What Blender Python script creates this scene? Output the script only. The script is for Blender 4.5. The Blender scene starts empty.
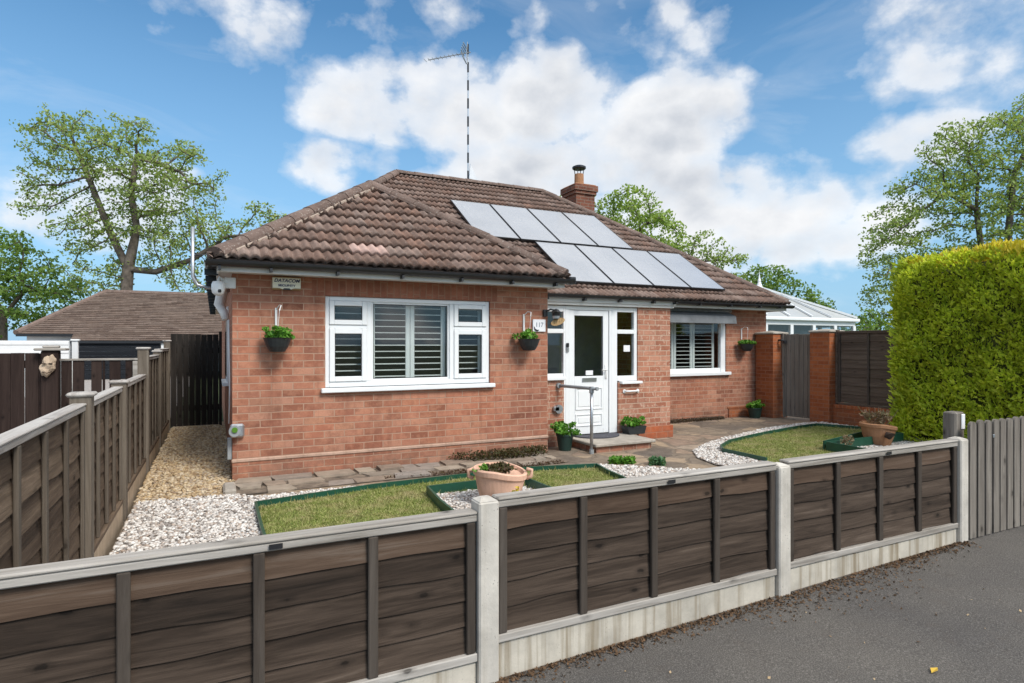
import bpy, bmesh, math, random
import numpy as np
from mathutils import Vector, Matrix
random.seed(7); rng = np.random.default_rng(11)
scn = bpy.context.scene; C = scn.collection
R = math.radians

# ------------------------------------------------------------------ helpers
class MB:
    """collects shapes in world coordinates and links them as one mesh object"""
    def __init__(s): s.v = []; s.f = []
    def add(s, vs, fs):
        o = len(s.v); s.v.extend([tuple(v) for v in vs]); s.f.extend([tuple(i + o for i in f) for f in fs]); return s
    def box(s, x0, x1, y0, y1, z0, z1, bev=0):
        if x0 > x1: x0, x1 = x1, x0
        if y0 > y1: y0, y1 = y1, y0
        if z0 > z1: z0, z1 = z1, z0
        if bev:
            return s.obox(Vector(((x0+x1)/2, (y0+y1)/2, (z0+z1)/2)), (x1-x0, y1-y0, z1-z0), Matrix.Identity(3), bev)
        v = [(x0,y0,z0),(x1,y0,z0),(x1,y1,z0),(x0,y1,z0),(x0,y0,z1),(x1,y0,z1),(x1,y1,z1),(x0,y1,z1)]
        return s.add(v, [(0,3,2,1),(4,5,6,7),(0,1,5,4),(1,2,6,5),(2,3,7,6),(3,0,4,7)])
    def obox(s, c, size, rot, bev=0):
        bm = bmesh.new(); bmesh.ops.create_cube(bm, size=1)
        for v in bm.verts: v.co = Vector((v.co.x*size[0], v.co.y*size[1], v.co.z*size[2]))
        if bev: bmesh.ops.bevel(bm, geom=bm.edges[:], offset=min(bev, min(size)*.45), segments=1, affect='EDGES')
        bm.verts.index_update()
        c = Vector(c)
        s.add([tuple(c + rot @ v.co) for v in bm.verts], [tuple(v.index for v in f.verts) for f in bm.faces]); bm.free(); return s
    def bar(s, a, b, w, h, bev=0, up=(0,0,1)):
        a, b = Vector(a), Vector(b); d = (b-a); L = d.length; d.normalize()
        sd = d.cross(Vector(up))
        if sd.length < 1e-4: sd = d.cross(Vector((0,1,0)))
        sd.normalize(); u = sd.cross(d)
        m = Matrix((d, sd, u)).transposed()
        return s.obox((a+b)/2, (L, w, h), m, bev)
    def tube(s, pts, r, n=8, cap=True):
        pts = [Vector(p) for p in pts]
        rs = r if isinstance(r, (list, tuple)) else [r]*len(pts)
        vs = []; ref = None
        for i, p in enumerate(pts):
            d = (pts[min(i+1, len(pts)-1)] - pts[max(i-1, 0)]).normalized()
            if ref is None:
                ref = d.orthogonal().normalized()
            ref = (ref - d*ref.dot(d))
            ref = ref.normalized() if ref.length > 1e-5 else d.orthogonal().normalized()
            b = d.cross(ref)
            for k in range(n):
                a = 2*math.pi*k/n
                vs.append(p + (ref*math.cos(a) + b*math.sin(a))*rs[i])
        fs = []
        for i in range(len(pts)-1):
            for k in range(n):
                k2 = (k+1) % n
                fs.append((i*n+k, i*n+k2, (i+1)*n+k2, (i+1)*n+k))
        if cap:
            fs.append(tuple(range(n-1, -1, -1))); fs.append(tuple(range((len(pts)-1)*n, len(pts)*n)))
        return s.add(vs, fs)
    def lathe(s, c, prof, n=24, sq=0):
        cx, cy, cz = c; vs = []; fs = []
        for r, z in prof:
            for k in range(n):
                a = 2*math.pi*k/n; vs.append((cx+r*math.cos(a), cy+r*math.sin(a), cz+z))
        for i in range(len(prof)-1):
            for k in range(n):
                k2 = (k+1) % n; fs.append((i*n+k, i*n+k2, (i+1)*n+k2, (i+1)*n+k))
        if prof[0][0] > 1e-4: fs.append(tuple(range(n-1, -1, -1)))
        if prof[-1][0] > 1e-4: fs.append(tuple(range((len(prof)-1)*n, len(prof)*n)))
        return s.add(vs, fs)
    def prism(s, poly, axis, a0, a1):
        """poly: list of 2D points; axis x: poly=(y,z); axis y: poly=(x,z); axis z: poly=(x,y)"""
        def mk(p, a):
            return {'x': (a, p[0], p[1]), 'y': (p[0], a, p[1]), 'z': (p[0], p[1], a)}[axis]
        n = len(poly); vs = [mk(p, a0) for p in poly] + [mk(p, a1) for p in poly]
        fs = [tuple(range(n)), tuple(range(2*n-1, n-1, -1))]
        for i in range(n): fs.append((i, i+n, (i+1) % n + n, (i+1) % n))
        return s.add(vs, fs)
    def build(s, name, mat, parent=None, smooth=False, fixn=True):
        off = OFF.get(parent, Vector((0,0,0)))
        me = bpy.data.meshes.new(name)
        me.from_pydata([tuple(Vector(v) - off) for v in s.v], [], s.f)
        if fixn:
            bm = bmesh.new(); bm.from_mesh(me); bmesh.ops.recalc_face_normals(bm, faces=bm.faces[:]); bm.to_mesh(me); bm.free()
        if smooth:
            for p in me.polygons: p.use_smooth = True
        me.materials.append(mat); o = bpy.data.objects.new(name, me); C.objects.link(o)
        if parent: o.parent = parent
        OFF[o] = off
        return o
OFF = {}
def mesh_np(name, V, F, mat, parent=None, smooth=False):
    """V (n,3) array, F (m,k) array of indices, all faces same size"""
    off = OFF.get(parent, Vector((0,0,0)))
    V = np.asarray(V, dtype=np.float32) - np.array(off, dtype=np.float32); F = np.asarray(F, dtype=np.int32); k = F.shape[1]
    me = bpy.data.meshes.new(name); me.vertices.add(len(V)); me.vertices.foreach_set('co', V.ravel())
    me.loops.add(F.size); me.loops.foreach_set('vertex_index', F.ravel())
    me.polygons.add(len(F)); me.polygons.foreach_set('loop_start', np.arange(0, F.size, k, dtype=np.int32))
    me.polygons.foreach_set('loop_total', np.full(len(F), k, dtype=np.int32))
    if smooth: me.polygons.foreach_set('use_smooth', np.ones(len(F), dtype=bool))
    me.update(calc_edges=True); me.validate()
    me.materials.append(mat); o = bpy.data.objects.new(name, me); C.objects.link(o)
    if parent: o.parent = parent
    OFF[o] = off
    return o
def thing(name, label, cat, loc=(0,0,0), group=None):
    o = bpy.data.objects.new(name, None); C.objects.link(o); o.location = loc; o.empty_display_size = .2
    OFF[o] = Vector(loc); o['label'] = label; o['category'] = cat
    if group: o['group'] = group
    return o
def tag(o, label, cat, group=None, kind=None):
    o['label'] = label; o['category'] = cat
    if group: o['group'] = group
    if kind: o['kind'] = kind
    return o
def struct(o): o['kind'] = 'structure'; return o
def dup(root, loc, label, group=None):
    r = root.copy(); C.objects.link(r); r.location = loc; r['label'] = label
    if group: r['group'] = group
    for ch in list(root.children):
        c = ch.copy(); C.objects.link(c); c.parent = r
        for g in ch.children:
            d = g.copy(); C.objects.link(d); d.parent = c
    return r

# ------------------------------------------------------------------ materials
def newmat(name):
    m = bpy.data.materials.new(name); m.use_nodes = True; nt = m.node_tree
    return m, nt, nt.nodes['Principled BSDF'], nt.nodes, nt.links
class NT:
    def __init__(s, nt): s.nt = nt; s.n = nt.nodes; s.l = nt.links
    def node(s, t, **kw):
        n = s.n.new(t)
        for k, v in kw.items(): setattr(n, k, v)
        return n
    def set(s, sock, v):
        if isinstance(v, bpy.types.NodeSocket): s.l.new(v, sock)
        else: sock.default_value = v
    def math(s, op, a, b=0.0, c=0.0, clamp=False):
        n = s.node('ShaderNodeMath', operation=op, use_clamp=clamp)
        s.set(n.inputs[0], a); s.set(n.inputs[1], b); s.set(n.inputs[2], c); return n.outputs[0]
    def mix(s, f, a, b, mode='MIX'):
        n = s.node('ShaderNodeMix', data_type='RGBA', blend_type=mode)
        s.set(n.inputs['Factor'], f)
        ins = [i for i in n.inputs if i.type == 'RGBA']
        s.set(ins[0], a if isinstance(a, bpy.types.NodeSocket) else (*a, 1)); s.set(ins[1], b if isinstance(b, bpy.types.NodeSocket) else (*b, 1))
        return [o for o in n.outputs if o.type == 'RGBA'][0]
    def ramp(s, f, stops, interp='LINEAR'):
        n = s.node('ShaderNodeValToRGB'); n.color_ramp.interpolation = interp
        e = n.color_ramp.elements
        while len(e) < len(stops): e.new(.5)
        for el, (p, c) in zip(e, stops):
            el.position = p; el.color = (*c, 1) if len(c) == 3 else c
        s.set(n.inputs[0], f); return n.outputs[0]
    def noise(s, vec, scale, detail=4, rough=.55, dist=0, out='Fac'):
        n = s.node('ShaderNodeTexNoise'); s.l.new(vec, n.inputs['Vector'])
        n.inputs['Scale'].default_value = scale; n.inputs['Detail'].default_value = detail
        n.inputs['Roughness'].default_value = rough; n.inputs['Distortion'].default_value = dist
        return n.outputs[out]
    def voro(s, vec, scale, feature='F1', out='Distance', rnd=1):
        n = s.node('ShaderNodeTexVoronoi', feature=feature); s.l.new(vec, n.inputs['Vector'])
        n.inputs['Scale'].default_value = scale; n.inputs['Randomness'].default_value = rnd
        return n.outputs[out]
    def pos(s): return s.node('ShaderNodeNewGeometry').outputs['Position']
    def rnd(s): return s.node('ShaderNodeNewGeometry').outputs['Random Per Island']
    def mapv(s, vec, loc=(0,0,0), rot=(0,0,0), scale=(1,1,1)):
        n = s.node('ShaderNodeMapping'); s.l.new(vec, n.inputs[0])
        n.inputs[1].default_value = loc; n.inputs[2].default_value = rot; n.inputs[3].default_value = scale; return n.outputs[0]
    def vadd(s, a, b):
        n = s.node('ShaderNodeVectorMath', operation='ADD'); s.l.new(a, n.inputs[0]); s.l.new(b, n.inputs[1]); return n.outputs[0]
    def comb(s, x, y, z):
        n = s.node('ShaderNodeCombineXYZ'); s.set(n.inputs[0], x); s.set(n.inputs[1], y); s.set(n.inputs[2], z); return n.outputs[0]
    def bump(s, h, strength=.3, dist=.01, normal=None):
        n = s.node('ShaderNodeBump'); s.l.new(h, n.inputs['Height']); n.inputs['Strength'].default_value = strength; n.inputs['Distance'].default_value = dist
        if normal: s.l.new(normal, n.inputs['Normal'])
        return n.outputs[0]
def mat_plain(name, col, rough=.5, metal=0, var=.12, scale=6, bump=0.0, spec=.5):
    m, nt, b, n, l = newmat(name); t = NT(nt); p = t.pos()
    f = t.noise(p, scale, 5, .6)
    c2 = tuple(c*(1-var*1.6) for c in col); c1 = tuple(min(1, c*(1+var*.6)) for c in col)
    l.new(t.mix(t.ramp(f, [(.3, (0,0,0)), (.7, (1,1,1))]), c2, c1), b.inputs['Base Color'])
    b.inputs['Roughness'].default_value = rough; b.inputs['Metallic'].default_value = metal; b.inputs['Specular IOR Level'].default_value = spec
    if bump: l.new(t.bump(t.noise(p, scale*12, 4), bump, .005), b.inputs['Normal'])
    return m
def mat_brick(name, cols, mortar, axis='x', course=.083, length=.232, msize=.0075, zoff=0.0, soldier=False, mvar=.25, sq=1.0, pale=0.0):
    m, nt, b, n, l = newmat(name); t = NT(nt); p = t.pos()
    sp = t.node('ShaderNodeSeparateXYZ'); l.new(p, sp.inputs[0])
    nn = t.node('ShaderNodeSeparateXYZ'); l.new(t.node('ShaderNodeNewGeometry').outputs['True Normal'], nn.inputs[0])
    side = t.math('GREATER_THAN', t.math('ABSOLUTE', nn.outputs[0]), .6)
    u = t.math('ADD', t.math('MULTIPLY', sp.outputs[0], t.math('SUBTRACT', 1.0, side)), t.math('MULTIPLY', t.math('ADD', sp.outputs[1], .08), side))
    z = t.math('ADD', sp.outputs[2], 10*course + zoff)
    wob = t.math('MULTIPLY', t.math('SUBTRACT', t.noise(p, 9, 3), .5), .006)
    z = t.math('ADD', z, wob)
    u = t.math('ADD', u, t.math('MULTIPLY', t.math('SUBTRACT', t.noise(p, 13, 2), .5), .008))
    vec = t.comb(z, u, 0) if soldier else t.comb(u, z, 0)
    br = t.node('ShaderNodeTexBrick'); l.new(vec, br.inputs['Vector'])
    br.inputs['Scale'].default_value = 1; br.inputs['Brick Width'].default_value = length; br.inputs['Row Height'].default_value = course
    br.inputs['Mortar Size'].default_value = msize; br.inputs['Mortar Smooth'].default_value = .25; br.inputs['Bias'].default_value = 0
    br.inputs['Color1'].default_value = (0,0,0,1); br.inputs['Color2'].default_value = (1,1,1,1); br.inputs['Mortar'].default_value = (.5,.5,.5,1)
    br.offset = .5
    k = t.ramp(br.outputs['Color'], [(i/(len(cols)-1), c) for i, c in enumerate(cols)])
    k = t.mix(t.math('MULTIPLY', t.noise(p, 60, 4, .7), .5), k, tuple(c*.55 for c in cols[0]), 'MIX')
    k = t.mix(t.math('MULTIPLY', t.ramp(t.noise(p, 11, 5, .7), [(.45, (0,0,0)), (.68, (1,1,1))]), .55), k, (cols[1][0]*1.12, cols[1][1]*1.3, cols[1][2]*1.35))
    k = t.mix(t.math('MULTIPLY', t.ramp(t.noise(t.mapv(p, loc=(7,3,1)), 8, 5, .7), [(.5, (0,0,0)), (.72, (1,1,1))]), .5), k, tuple(c*.6 for c in cols[0]))
    big = t.ramp(t.noise(p, 1.3, 3), [(.35, (.82,.82,.84)), (.65, (1.08,1.05,1.02))])
    k = t.mix(1.0, k, big, 'MULTIPLY')
    if pale:
        k = t.mix(t.math('MULTIPLY', t.ramp(t.noise(p, 14, 4, .65), [(.56, (0,0,0)), (.66, (1,1,1))]), pale), k, (.62,.46,.36))
    mo = t.mix(t.noise(p, 25, 4), tuple(c*(1-mvar) for c in mortar), mortar)
    fin = t.mix(br.outputs['Fac'], k, mo)
    low = t.math('SUBTRACT', .34, sp.outputs[2])                       # damp and splash dirt near the ground
    dirt = t.math('MULTIPLY', t.math('MULTIPLY', low, 2.6, clamp=True), t.ramp(t.noise(p, 6, 5, .7), [(.35, (0,0,0)), (.65, (1,1,1))]))
    fin = t.mix(t.math('MULTIPLY', dirt, .7), fin, (.13,.10,.075))
    run = t.math('MULTIPLY', t.ramp(t.noise(t.mapv(p, scale=(9, 9, .6)), 1, 4, .6), [(.56, (0,0,0)), (.72, (1,1,1))]), .28)
    fin = t.mix(run, fin, tuple(c*.62 for c in cols[0]))
    l.new(fin, b.inputs['Base Color'])
    h = t.math('ADD', t.math('MULTIPLY', br.outputs['Fac'], -1.0), t.math('MULTIPLY', t.noise(p, 90, 4, .7), .5))
    l.new(t.bump(h, .55, .006), b.inputs['Normal']); b.inputs['Roughness'].default_value = .88
    b.inputs['Specular IOR Level'].default_value = .25
    return m
def mat_wood(name, cols, axis='x', scale=1.0, rough=.85, knots=True, isl=.5, spec=.2):
    """cols dark..light; grain runs along axis"""
    m, nt, b, n, l = newmat(name); t = NT(nt); p = t.pos(); r = t.rnd()
    off = t.comb(t.math('MULTIPLY', r, 37.0), t.math('MULTIPLY', r, 91.0), t.math('MULTIPLY', r, 53.0))
    sc = {'x': (1.6, 26, 26), 'y': (26, 1.6, 26), 'z': (26, 26, 1.6)}[axis]
    v = t.vadd(p, off)
    g = t.ramp(t.noise(t.mapv(v, scale=tuple(c*scale for c in sc)), 1, 6, .65, .9), [(.28, (0,0,0)), (.72, (1,1,1))])
    g2 = t.ramp(t.noise(t.mapv(v, scale=tuple(c*scale*.3 for c in sc)), 1, 4, .6, .5), [(.3, (0,0,0)), (.7, (1,1,1))])
    g3 = t.noise(t.mapv(v, scale=tuple(c*scale*4.2 for c in sc)), 1, 3, .7)
    f = t.math('ADD', t.math('MULTIPLY', g, .42), t.math('ADD', t.math('MULTIPLY', g2, .38), t.math('MULTIPLY', g3, .24)))
    f = t.math('ADD', f, t.math('MULTIPLY', t.math('SUBTRACT', r, .5), isl*.5))
    col = t.ramp(f, [(.08 + .84*i/(len(cols)-1), c) for i, c in enumerate(cols)])
    if knots:
        ks = {'x': (4.2, 7, 9), 'y': (7, 4.2, 9), 'z': (7, 9, 4.2)}[axis]
        kv = t.voro(t.mapv(v, scale=ks), 1.0)
        kn = t.ramp(t.math('ADD', kv, t.math('MULTIPLY', t.math('SUBTRACT', t.noise(v, 40, 3), .5), .12)), [(.06, (1,1,1)), (.10, (.45,.45,.45)), (.22, (0,0,0))])
        col = t.mix(t.math('MULTIPLY', kn, .8), col, tuple(c*.35 for c in cols[0]))
    l.new(col, b.inputs['Base Color']); b.inputs['Roughness'].default_value = rough; b.inputs['Specular IOR Level'].default_value = spec
    l.new(t.bump(g, .5, .004), b.inputs['Normal'])
    return m
def mat_leaf(name, cols, trans=.35, rough=.55):
    m, nt, b, n, l = newmat(name); t = NT(nt); r = t.rnd()
    col = t.ramp(r, [(i/(len(cols)-1), c) for i, c in enumerate(cols)])
    l.new(col, b.inputs['Base Color']); b.inputs['Roughness'].default_value = rough; b.inputs['Specular IOR Level'].default_value = .3
    tr = t.node('ShaderNodeBsdfTranslucent'); l.new(t.mix(1.0, col, (1.0, 1.0, .55), 'MULTIPLY'), tr.inputs['Color'])
    mx = t.node('ShaderNodeMixShader'); mx.inputs[0].default_value = trans
    l.new(b.outputs[0], mx.inputs[1]); l.new(tr.outputs[0], mx.inputs[2]); l.new(mx.outputs[0], nt.nodes['Material Output'].inputs['Surface'])
    return m
def mat_leaf_clumped(name, cols, trans):
    m = mat_leaf(name, cols, trans); nt = m.node_tree; t = NT(nt); b = nt.nodes['Principled BSDF']
    src = b.inputs['Base Color'].links[0].from_socket
    c = t.mix(1.0, src, t.ramp(t.noise(t.pos(), 4.5, 4, .65), [(.3, (.72,.78,.75)), (.55, (1,1,1)), (.75, (1.15,1.08,.9))]), 'MULTIPLY')
    nt.links.new(c, b.inputs['Base Color'])
    return m
def mat_island(name, cols, rough=.8, nscale=30, bump=.3):
    m, nt, b, n, l = newmat(name); t = NT(nt); p = t.pos(); r = t.rnd()
    col = t.ramp(r, [(i/(len(cols)-1), c) for i, c in enumerate(cols)])
    col = t.mix(1.0, col, t.ramp(t.noise(p, nscale, 4), [(.3, (.75,.75,.75)), (.7, (1.1,1.1,1.1))]), 'MULTIPLY')
    l.new(col, b.inputs['Base Color']); b.inputs['Roughness'].default_value = rough; b.inputs['Specular IOR Level'].default_value = .3
    if bump: l.new(t.bump(t.noise(p, nscale*4, 4), bump, .004), b.inputs['Normal'])
    return m
def mat_glass(name, tint=(.93,.95,.945), refl=1.0):
    m, nt, b, n, l = newmat(name); t = NT(nt)
    tr = t.node('ShaderNodeBsdfTransparent'); tr.inputs[0].default_value = (*tint, 1)
    gl = t.node('ShaderNodeBsdfGlossy'); gl.inputs['Roughness'].default_value = .02
    g = t.node('ShaderNodeNewGeometry'); dt = t.node('ShaderNodeVectorMath', operation='DOT_PRODUCT'); l.new(g.outputs['Normal'], dt.inputs[0]); l.new(g.outputs['Incoming'], dt.inputs[1])
    q = t.math('POWER', t.math('SUBTRACT', 1.0, t.math('ABSOLUTE', dt.outputs['Value'])), 5.0)
    mx = t.node('ShaderNodeMixShader'); l.new(t.math('MULTIPLY_ADD', q, .94, .05*refl), mx.inputs[0])
    l.new(tr.outputs[0], mx.inputs[1]); l.new(gl.outputs[0], mx.inputs[2]); l.new(mx.outputs[0], nt.nodes['Material Output'].inputs['Surface'])
    return m
def mat_roof(name, cols, lichen=.5):
    m, nt, b, n, l = newmat(name); t = NT(nt); p = t.pos(); r = t.rnd()
    col = t.ramp(r, [(i/(len(cols)-1), c) for i, c in enumerate(cols)])
    col = t.mix(t.ramp(t.noise(p, 5, 5, .65), [(.4, (0,0,0)), (.7, (.7,.7,.7))]), col, (.075,.05,.042))
    col = t.mix(t.math('MULTIPLY', t.ramp(t.noise(p, 34, 5, .7), [(.57, (0,0,0)), (.66, (1,1,1))]), lichen), col, (.36,.32,.28))
    l.new(col, b.inputs['Base Color']); b.inputs['Roughness'].default_value = .85; b.inputs['Specular IOR Level'].default_value = .3
    l.new(t.bump(t.noise(p, 70, 5, .7), .5, .006), b.inputs['Normal'])
    return m
def mat_concrete(name, col, streak=0.0, pits=.5, axis='x'):
    m, nt, b, n, l = newmat(name); t = NT(nt); p = t.pos()
    c = t.mix(t.ramp(t.noise(p, 5, 6, .65), [(.3, (0,0,0)), (.7, (1,1,1))]), tuple(v*.72 for v in col), tuple(min(1, v*1.1) for v in col))
    if streak:
        s = (18, 18, .7)
        st = t.ramp(t.noise(t.mapv(p, scale=s), 1, 4, .6), [(.48, (0,0,0)), (.68, (1,1,1))])
        c = t.mix(t.math('MULTIPLY', st, streak), c, (col[0]*.42, col[1]*.36, col[2]*.27))
    pv = t.ramp(t.voro(p, 55), [(.1, (1,1,1)), (.22, (0,0,0))])
    pm = t.ramp(t.noise(p, 20, 3), [(.5, (0,0,0)), (.62, (1,1,1))])
    c = t.mix(t.math('MULTIPLY', t.math('MULTIPLY', pv, pm), pits), c, tuple(v*.3 for v in col))
    l.new(c, b.inputs['Base Color']); b.inputs['Roughness'].default_value = .9; b.inputs['Specular IOR Level'].default_value = .2
    l.new(t.bump(t.noise(p, 60, 5, .7), .35, .004), b.inputs['Normal'])
    return m

BR = [(.27,.105,.065), (.47,.20,.12), (.38,.145,.088), (.58,.30,.20), (.44,.175,.108), (.52,.235,.15), (.32,.12,.077), (.50,.26,.165)]
M = {}
M['brick_x'] = mat_brick('brick_front', BR, (.46,.285,.20), msize=.0068)
M['brick_y'] = mat_brick('brick_side', BR, (.46,.285,.20), axis='y', msize=.0068)
M['brick_soldier'] = mat_brick('brick_soldier', [(.30,.115,.072), (.36,.14,.085), (.40,.165,.105)], (.38,.2,.13), soldier=True, length=.27)
M['brick_porch'] = mat_brick('brick_porch', [(.34,.13,.08), (.44,.185,.115), (.50,.235,.155), (.55,.29,.20)], (.54,.38,.28), pale=.6)
M['brick_porch_y'] = mat_brick('brick_porch_side', [(.34,.13,.08), (.44,.185,.115), (.50,.235,.155), (.55,.29,.20)], (.54,.38,.28), axis='y', pale=.6)
OB = [(.30,.085,.035), (.40,.12,.045), (.46,.155,.06)]
M['brick_orange'] = mat_brick('orange_brick', OB, (.36,.17,.10), course=.075, length=.225)
M['brick_orange_y'] = mat_brick('orange_brick_side', OB, (.36,.17,.10), axis='y', course=.075, length=.225)
M['brick_red_base'] = mat_brick('red_base_brick', [(.42,.10,.04), (.50,.14,.06)], (.45,.2,.12), course=.1)
M['brick_chim'] = mat_brick('chimney_brick', [(.13,.05,.035), (.24,.09,.055), (.30,.12,.075)], (.25,.19,.15), course=.08)
M['brick_chim_y'] = mat_brick('chimney_brick_side', [(.13,.05,.035), (.24,.09,.055), (.30,.12,.075)], (.25,.19,.15), axis='y', course=.08)
M['render'] = mat_concrete('render_band', (.50,.34,.26), .3)
M['white'] = mat_plain('white_upvc', (.80,.81,.81), .3, var=.02)
M['white_rough'] = mat_plain('white_painted_board', (.74,.74,.73), .5, var=.06, scale=3)
M['shutter'] = mat_plain('shutter_paint', (.72,.74,.73), .4, var=.03)
M['fascia'] = mat_plain('fascia_paint', (.66,.65,.62), .45, var=.08, scale=2)
M['black'] = mat_plain('black_plastic', (.018,.018,.02), .35, var=.2)
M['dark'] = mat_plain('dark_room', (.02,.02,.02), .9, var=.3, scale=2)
M['porchroom'] = mat_plain('porch_wall', (.40,.41,.38), .8, var=.2, scale=2)
M['glass'] = mat_glass('window_glass')
M['roof'] = mat_roof('concrete_roof_tile', [(.155,.095,.072), (.225,.148,.117), (.29,.21,.175), (.255,.172,.138), (.19,.12,.093), (.27,.16,.118)])
M['ridge'] = mat_roof('ridge_tile', [(.13,.088,.07), (.20,.14,.115)], .9)
M['mortar'] = mat_concrete('roof_mortar', (.40,.32,.26))
M['pink_tile'] = mat_plain('new_pink_tile', (.50,.34,.29), .8, var=.12, scale=12)
M['panel'] = None
M['alu'] = mat_plain('aluminium', (.55,.56,.57), .35, 1.0, var=.1)
M['galv'] = mat_plain('galvanised_steel', (.50,.53,.56), .42, .85, var=.15, scale=12)
M['greypaint'] = mat_plain('grey_rail_paint', (.32,.34,.35), .45, .1, var=.1)
M['post'] = mat_concrete('concrete_post', (.56,.52,.46), .22, .9)
M['gravel_board'] = mat_concrete('concrete_gravel_board', (.52,.475,.40), .85, .4)
M['gravel_board_tan'] = mat_concrete('tan_gravel_board', (.50,.39,.28), .35, .2)
M['slab'] = mat_concrete('concrete_slab', (.40,.36,.31), .2, .3)
FW = [(.013,.009,.0065), (.037,.0255,.0185), (.076,.054,.040), (.16,.122,.094)]
M['wood_front'] = mat_wood('weathered_fence_board', FW, 'x', 1.0, isl=.75)
M['wood_front_warm'] = mat_wood('brown_fence_board', [(.022,.014,.009), (.058,.036,.024), (.098,.064,.044), (.15,.115,.09)], 'x', 1.0)
M['wood_batten'] = mat_wood('fence_batten', [(.024,.018,.014), (.058,.046,.037), (.10,.084,.07)], 'z', 1.0, isl=.5)
M['wood_cap'] = mat_wood('grey_fence_cap', [(.09,.078,.066), (.25,.225,.195), (.38,.35,.315), (.52,.49,.45)], 'x', .9, isl=.1)
M['wood_cap_y'] = mat_wood('grey_fence_cap_side', [(.14,.12,.105), (.29,.26,.235), (.43,.40,.37), (.54,.52,.48)], 'y', .9, isl=.1)
M['wood_side'] = mat_wood('brown_side_board', [(.03,.020,.0135), (.075,.051,.035), (.13,.092,.063), (.235,.17,.118)], 'y', 1.0, isl=.6)
M['wood_side_post'] = mat_wood('side_post_wood', [(.075,.06,.045), (.14,.115,.09), (.22,.19,.155)], 'z', 1.0, isl=.2)
M['wood_batten_side'] = mat_wood('side_batten', [(.06,.047,.036), (.105,.085,.066), (.16,.135,.108)], 'z', 1.0, isl=.3)
M['wood_black'] = mat_wood('black_stained_gate', [(.009,.0075,.006), (.022,.018,.015), (.05,.042,.035)], 'z', .8, isl=.4)
M['wood_dark'] = mat_wood('dark_stained_fence', [(.012,.007,.006), (.028,.017,.014), (.05,.033,.027)], 'z', .8, isl=.4)
M['wood_grey_gate'] = mat_wood('grey_gate_board', [(.085,.072,.06), (.17,.148,.126), (.26,.23,.20)], 'z', .8, isl=.4)
M['wood_picket'] = mat_wood('grey_picket', [(.055,.046,.038), (.13,.113,.096), (.215,.19,.163), (.28,.25,.215)], 'z', 1.0, isl=.45)
M['wood_right'] = mat_wood('grey_brown_lap_board', [(.05,.038,.03), (.11,.084,.067), (.18,.145,.118)], 'y', .8, isl=.5)
M['terracotta'] = mat_concrete('terracotta', (.70,.44,.32), .2, .4)
M['terracotta_dk'] = mat_concrete('old_terracotta', (.42,.22,.12), .2, .3)
M['planter'] = mat_plain('black_planter', (.022,.026,.028), .5, var=.2, scale=20)
M['green_pot'] = mat_plain('dark_green_planter', (.015,.04,.032), .45, var=.2, scale=20)
M['edging'] = mat_plain('green_edging', (.012,.075,.045), .4, var=.15, scale=8)
M['soil'] = mat_plain('soil', (.05,.03,.02), .95, var=.4, scale=25, bump=.5)
M['leaf_bright'] = mat_leaf('bright_bedding_leaf', [(.05,.15,.02), (.11,.28,.03), (.20,.42,.06)])
M['leaf_olive'] = mat_leaf('olive_heather_leaf', [(.035,.03,.015), (.07,.065,.02), (.09,.05,.03), (.06,.09,.02)])
M['leaf_tree'] = mat_leaf('tree_leaf', [(.16,.23,.06), (.26,.36,.10), (.36,.46,.14), (.45,.54,.24)], .5)
M['leaf_tree_dk'] = mat_leaf('dark_tree_leaf', [(.11,.19,.045), (.20,.32,.075), (.30,.43,.12)], .5)
M['leaf_tree_light'] = mat_leaf('light_tree_leaf', [(.19,.29,.06), (.30,.42,.09), (.40,.52,.13)], .42)
M['leaf_hedge'] = mat_leaf_clumped('conifer_spray', [(.34,.40,.045), (.52,.62,.06), (.68,.78,.08), (.82,.86,.14)], .5)
M['leaf_hedge_top'] = mat_leaf('golden_conifer_tip', [(.50,.45,.04), (.66,.56,.05), (.75,.62,.07)], .3)
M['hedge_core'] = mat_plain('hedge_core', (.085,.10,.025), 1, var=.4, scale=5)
M['dry'] = mat_leaf('dry_plant', [(.20,.13,.08), (.30,.2,.13), (.13,.13,.05), (.34,.26,.18)], .2)
M['bark'] = mat_plain('bark', (.13,.10,.075), .95, var=.4, scale=3, bump=.6)
M['bark_pale'] = mat_plain('pale_bark', (.16,.13,.105), .95, var=.4, scale=3, bump=.6)
M['pebble'] = mat_island('white_pebble', [(.22,.19,.17), (.50,.45,.41), (.70,.67,.63), (.78,.76,.72), (.36,.27,.21), (.60,.54,.48), (.76,.73,.69), (.30,.27,.25), (.66,.62,.58)], .75, 60, .2)
M['tan_pebble'] = mat_island('tan_pebble', [(.24,.16,.09), (.42,.30,.17), (.52,.40,.25), (.60,.50,.36), (.30,.23,.17), (.48,.34,.18)], .8, 60, .2)
M['litter'] = mat_island('leaf_litter', [(.05,.032,.018), (.11,.065,.036), (.17,.10,.055), (.08,.055,.035)], .95, 40)
M['yellow'] = mat_plain('yellow_leaf', (.65,.42,.05), .6)
M['cream'] = mat_plain('cream_plastic', (.80,.76,.60), .4, var=.04)
M['navy'] = mat_plain('navy_print', (.03,.03,.10), .5)
M['inkgrey'] = mat_plain('grey_print', (.30,.33,.38), .6)
M['signwhite'] = mat_plain('white_glazed_sign', (.82,.82,.83), .25, var=.03)
M['tanwood'] = mat_wood('carved_plaque', [(.16,.09,.04), (.36,.23,.11), (.55,.40,.22)], 'x', 2, knots=False)
M['awning'] = mat_plain('grey_awning_cloth', (.17,.18,.19), .85, var=.2, scale=5, bump=.2)
M['polycarb'] = mat_plain('grey_polycarbonate', (.42,.43,.42), .35, var=.06, scale=.6)
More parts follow.
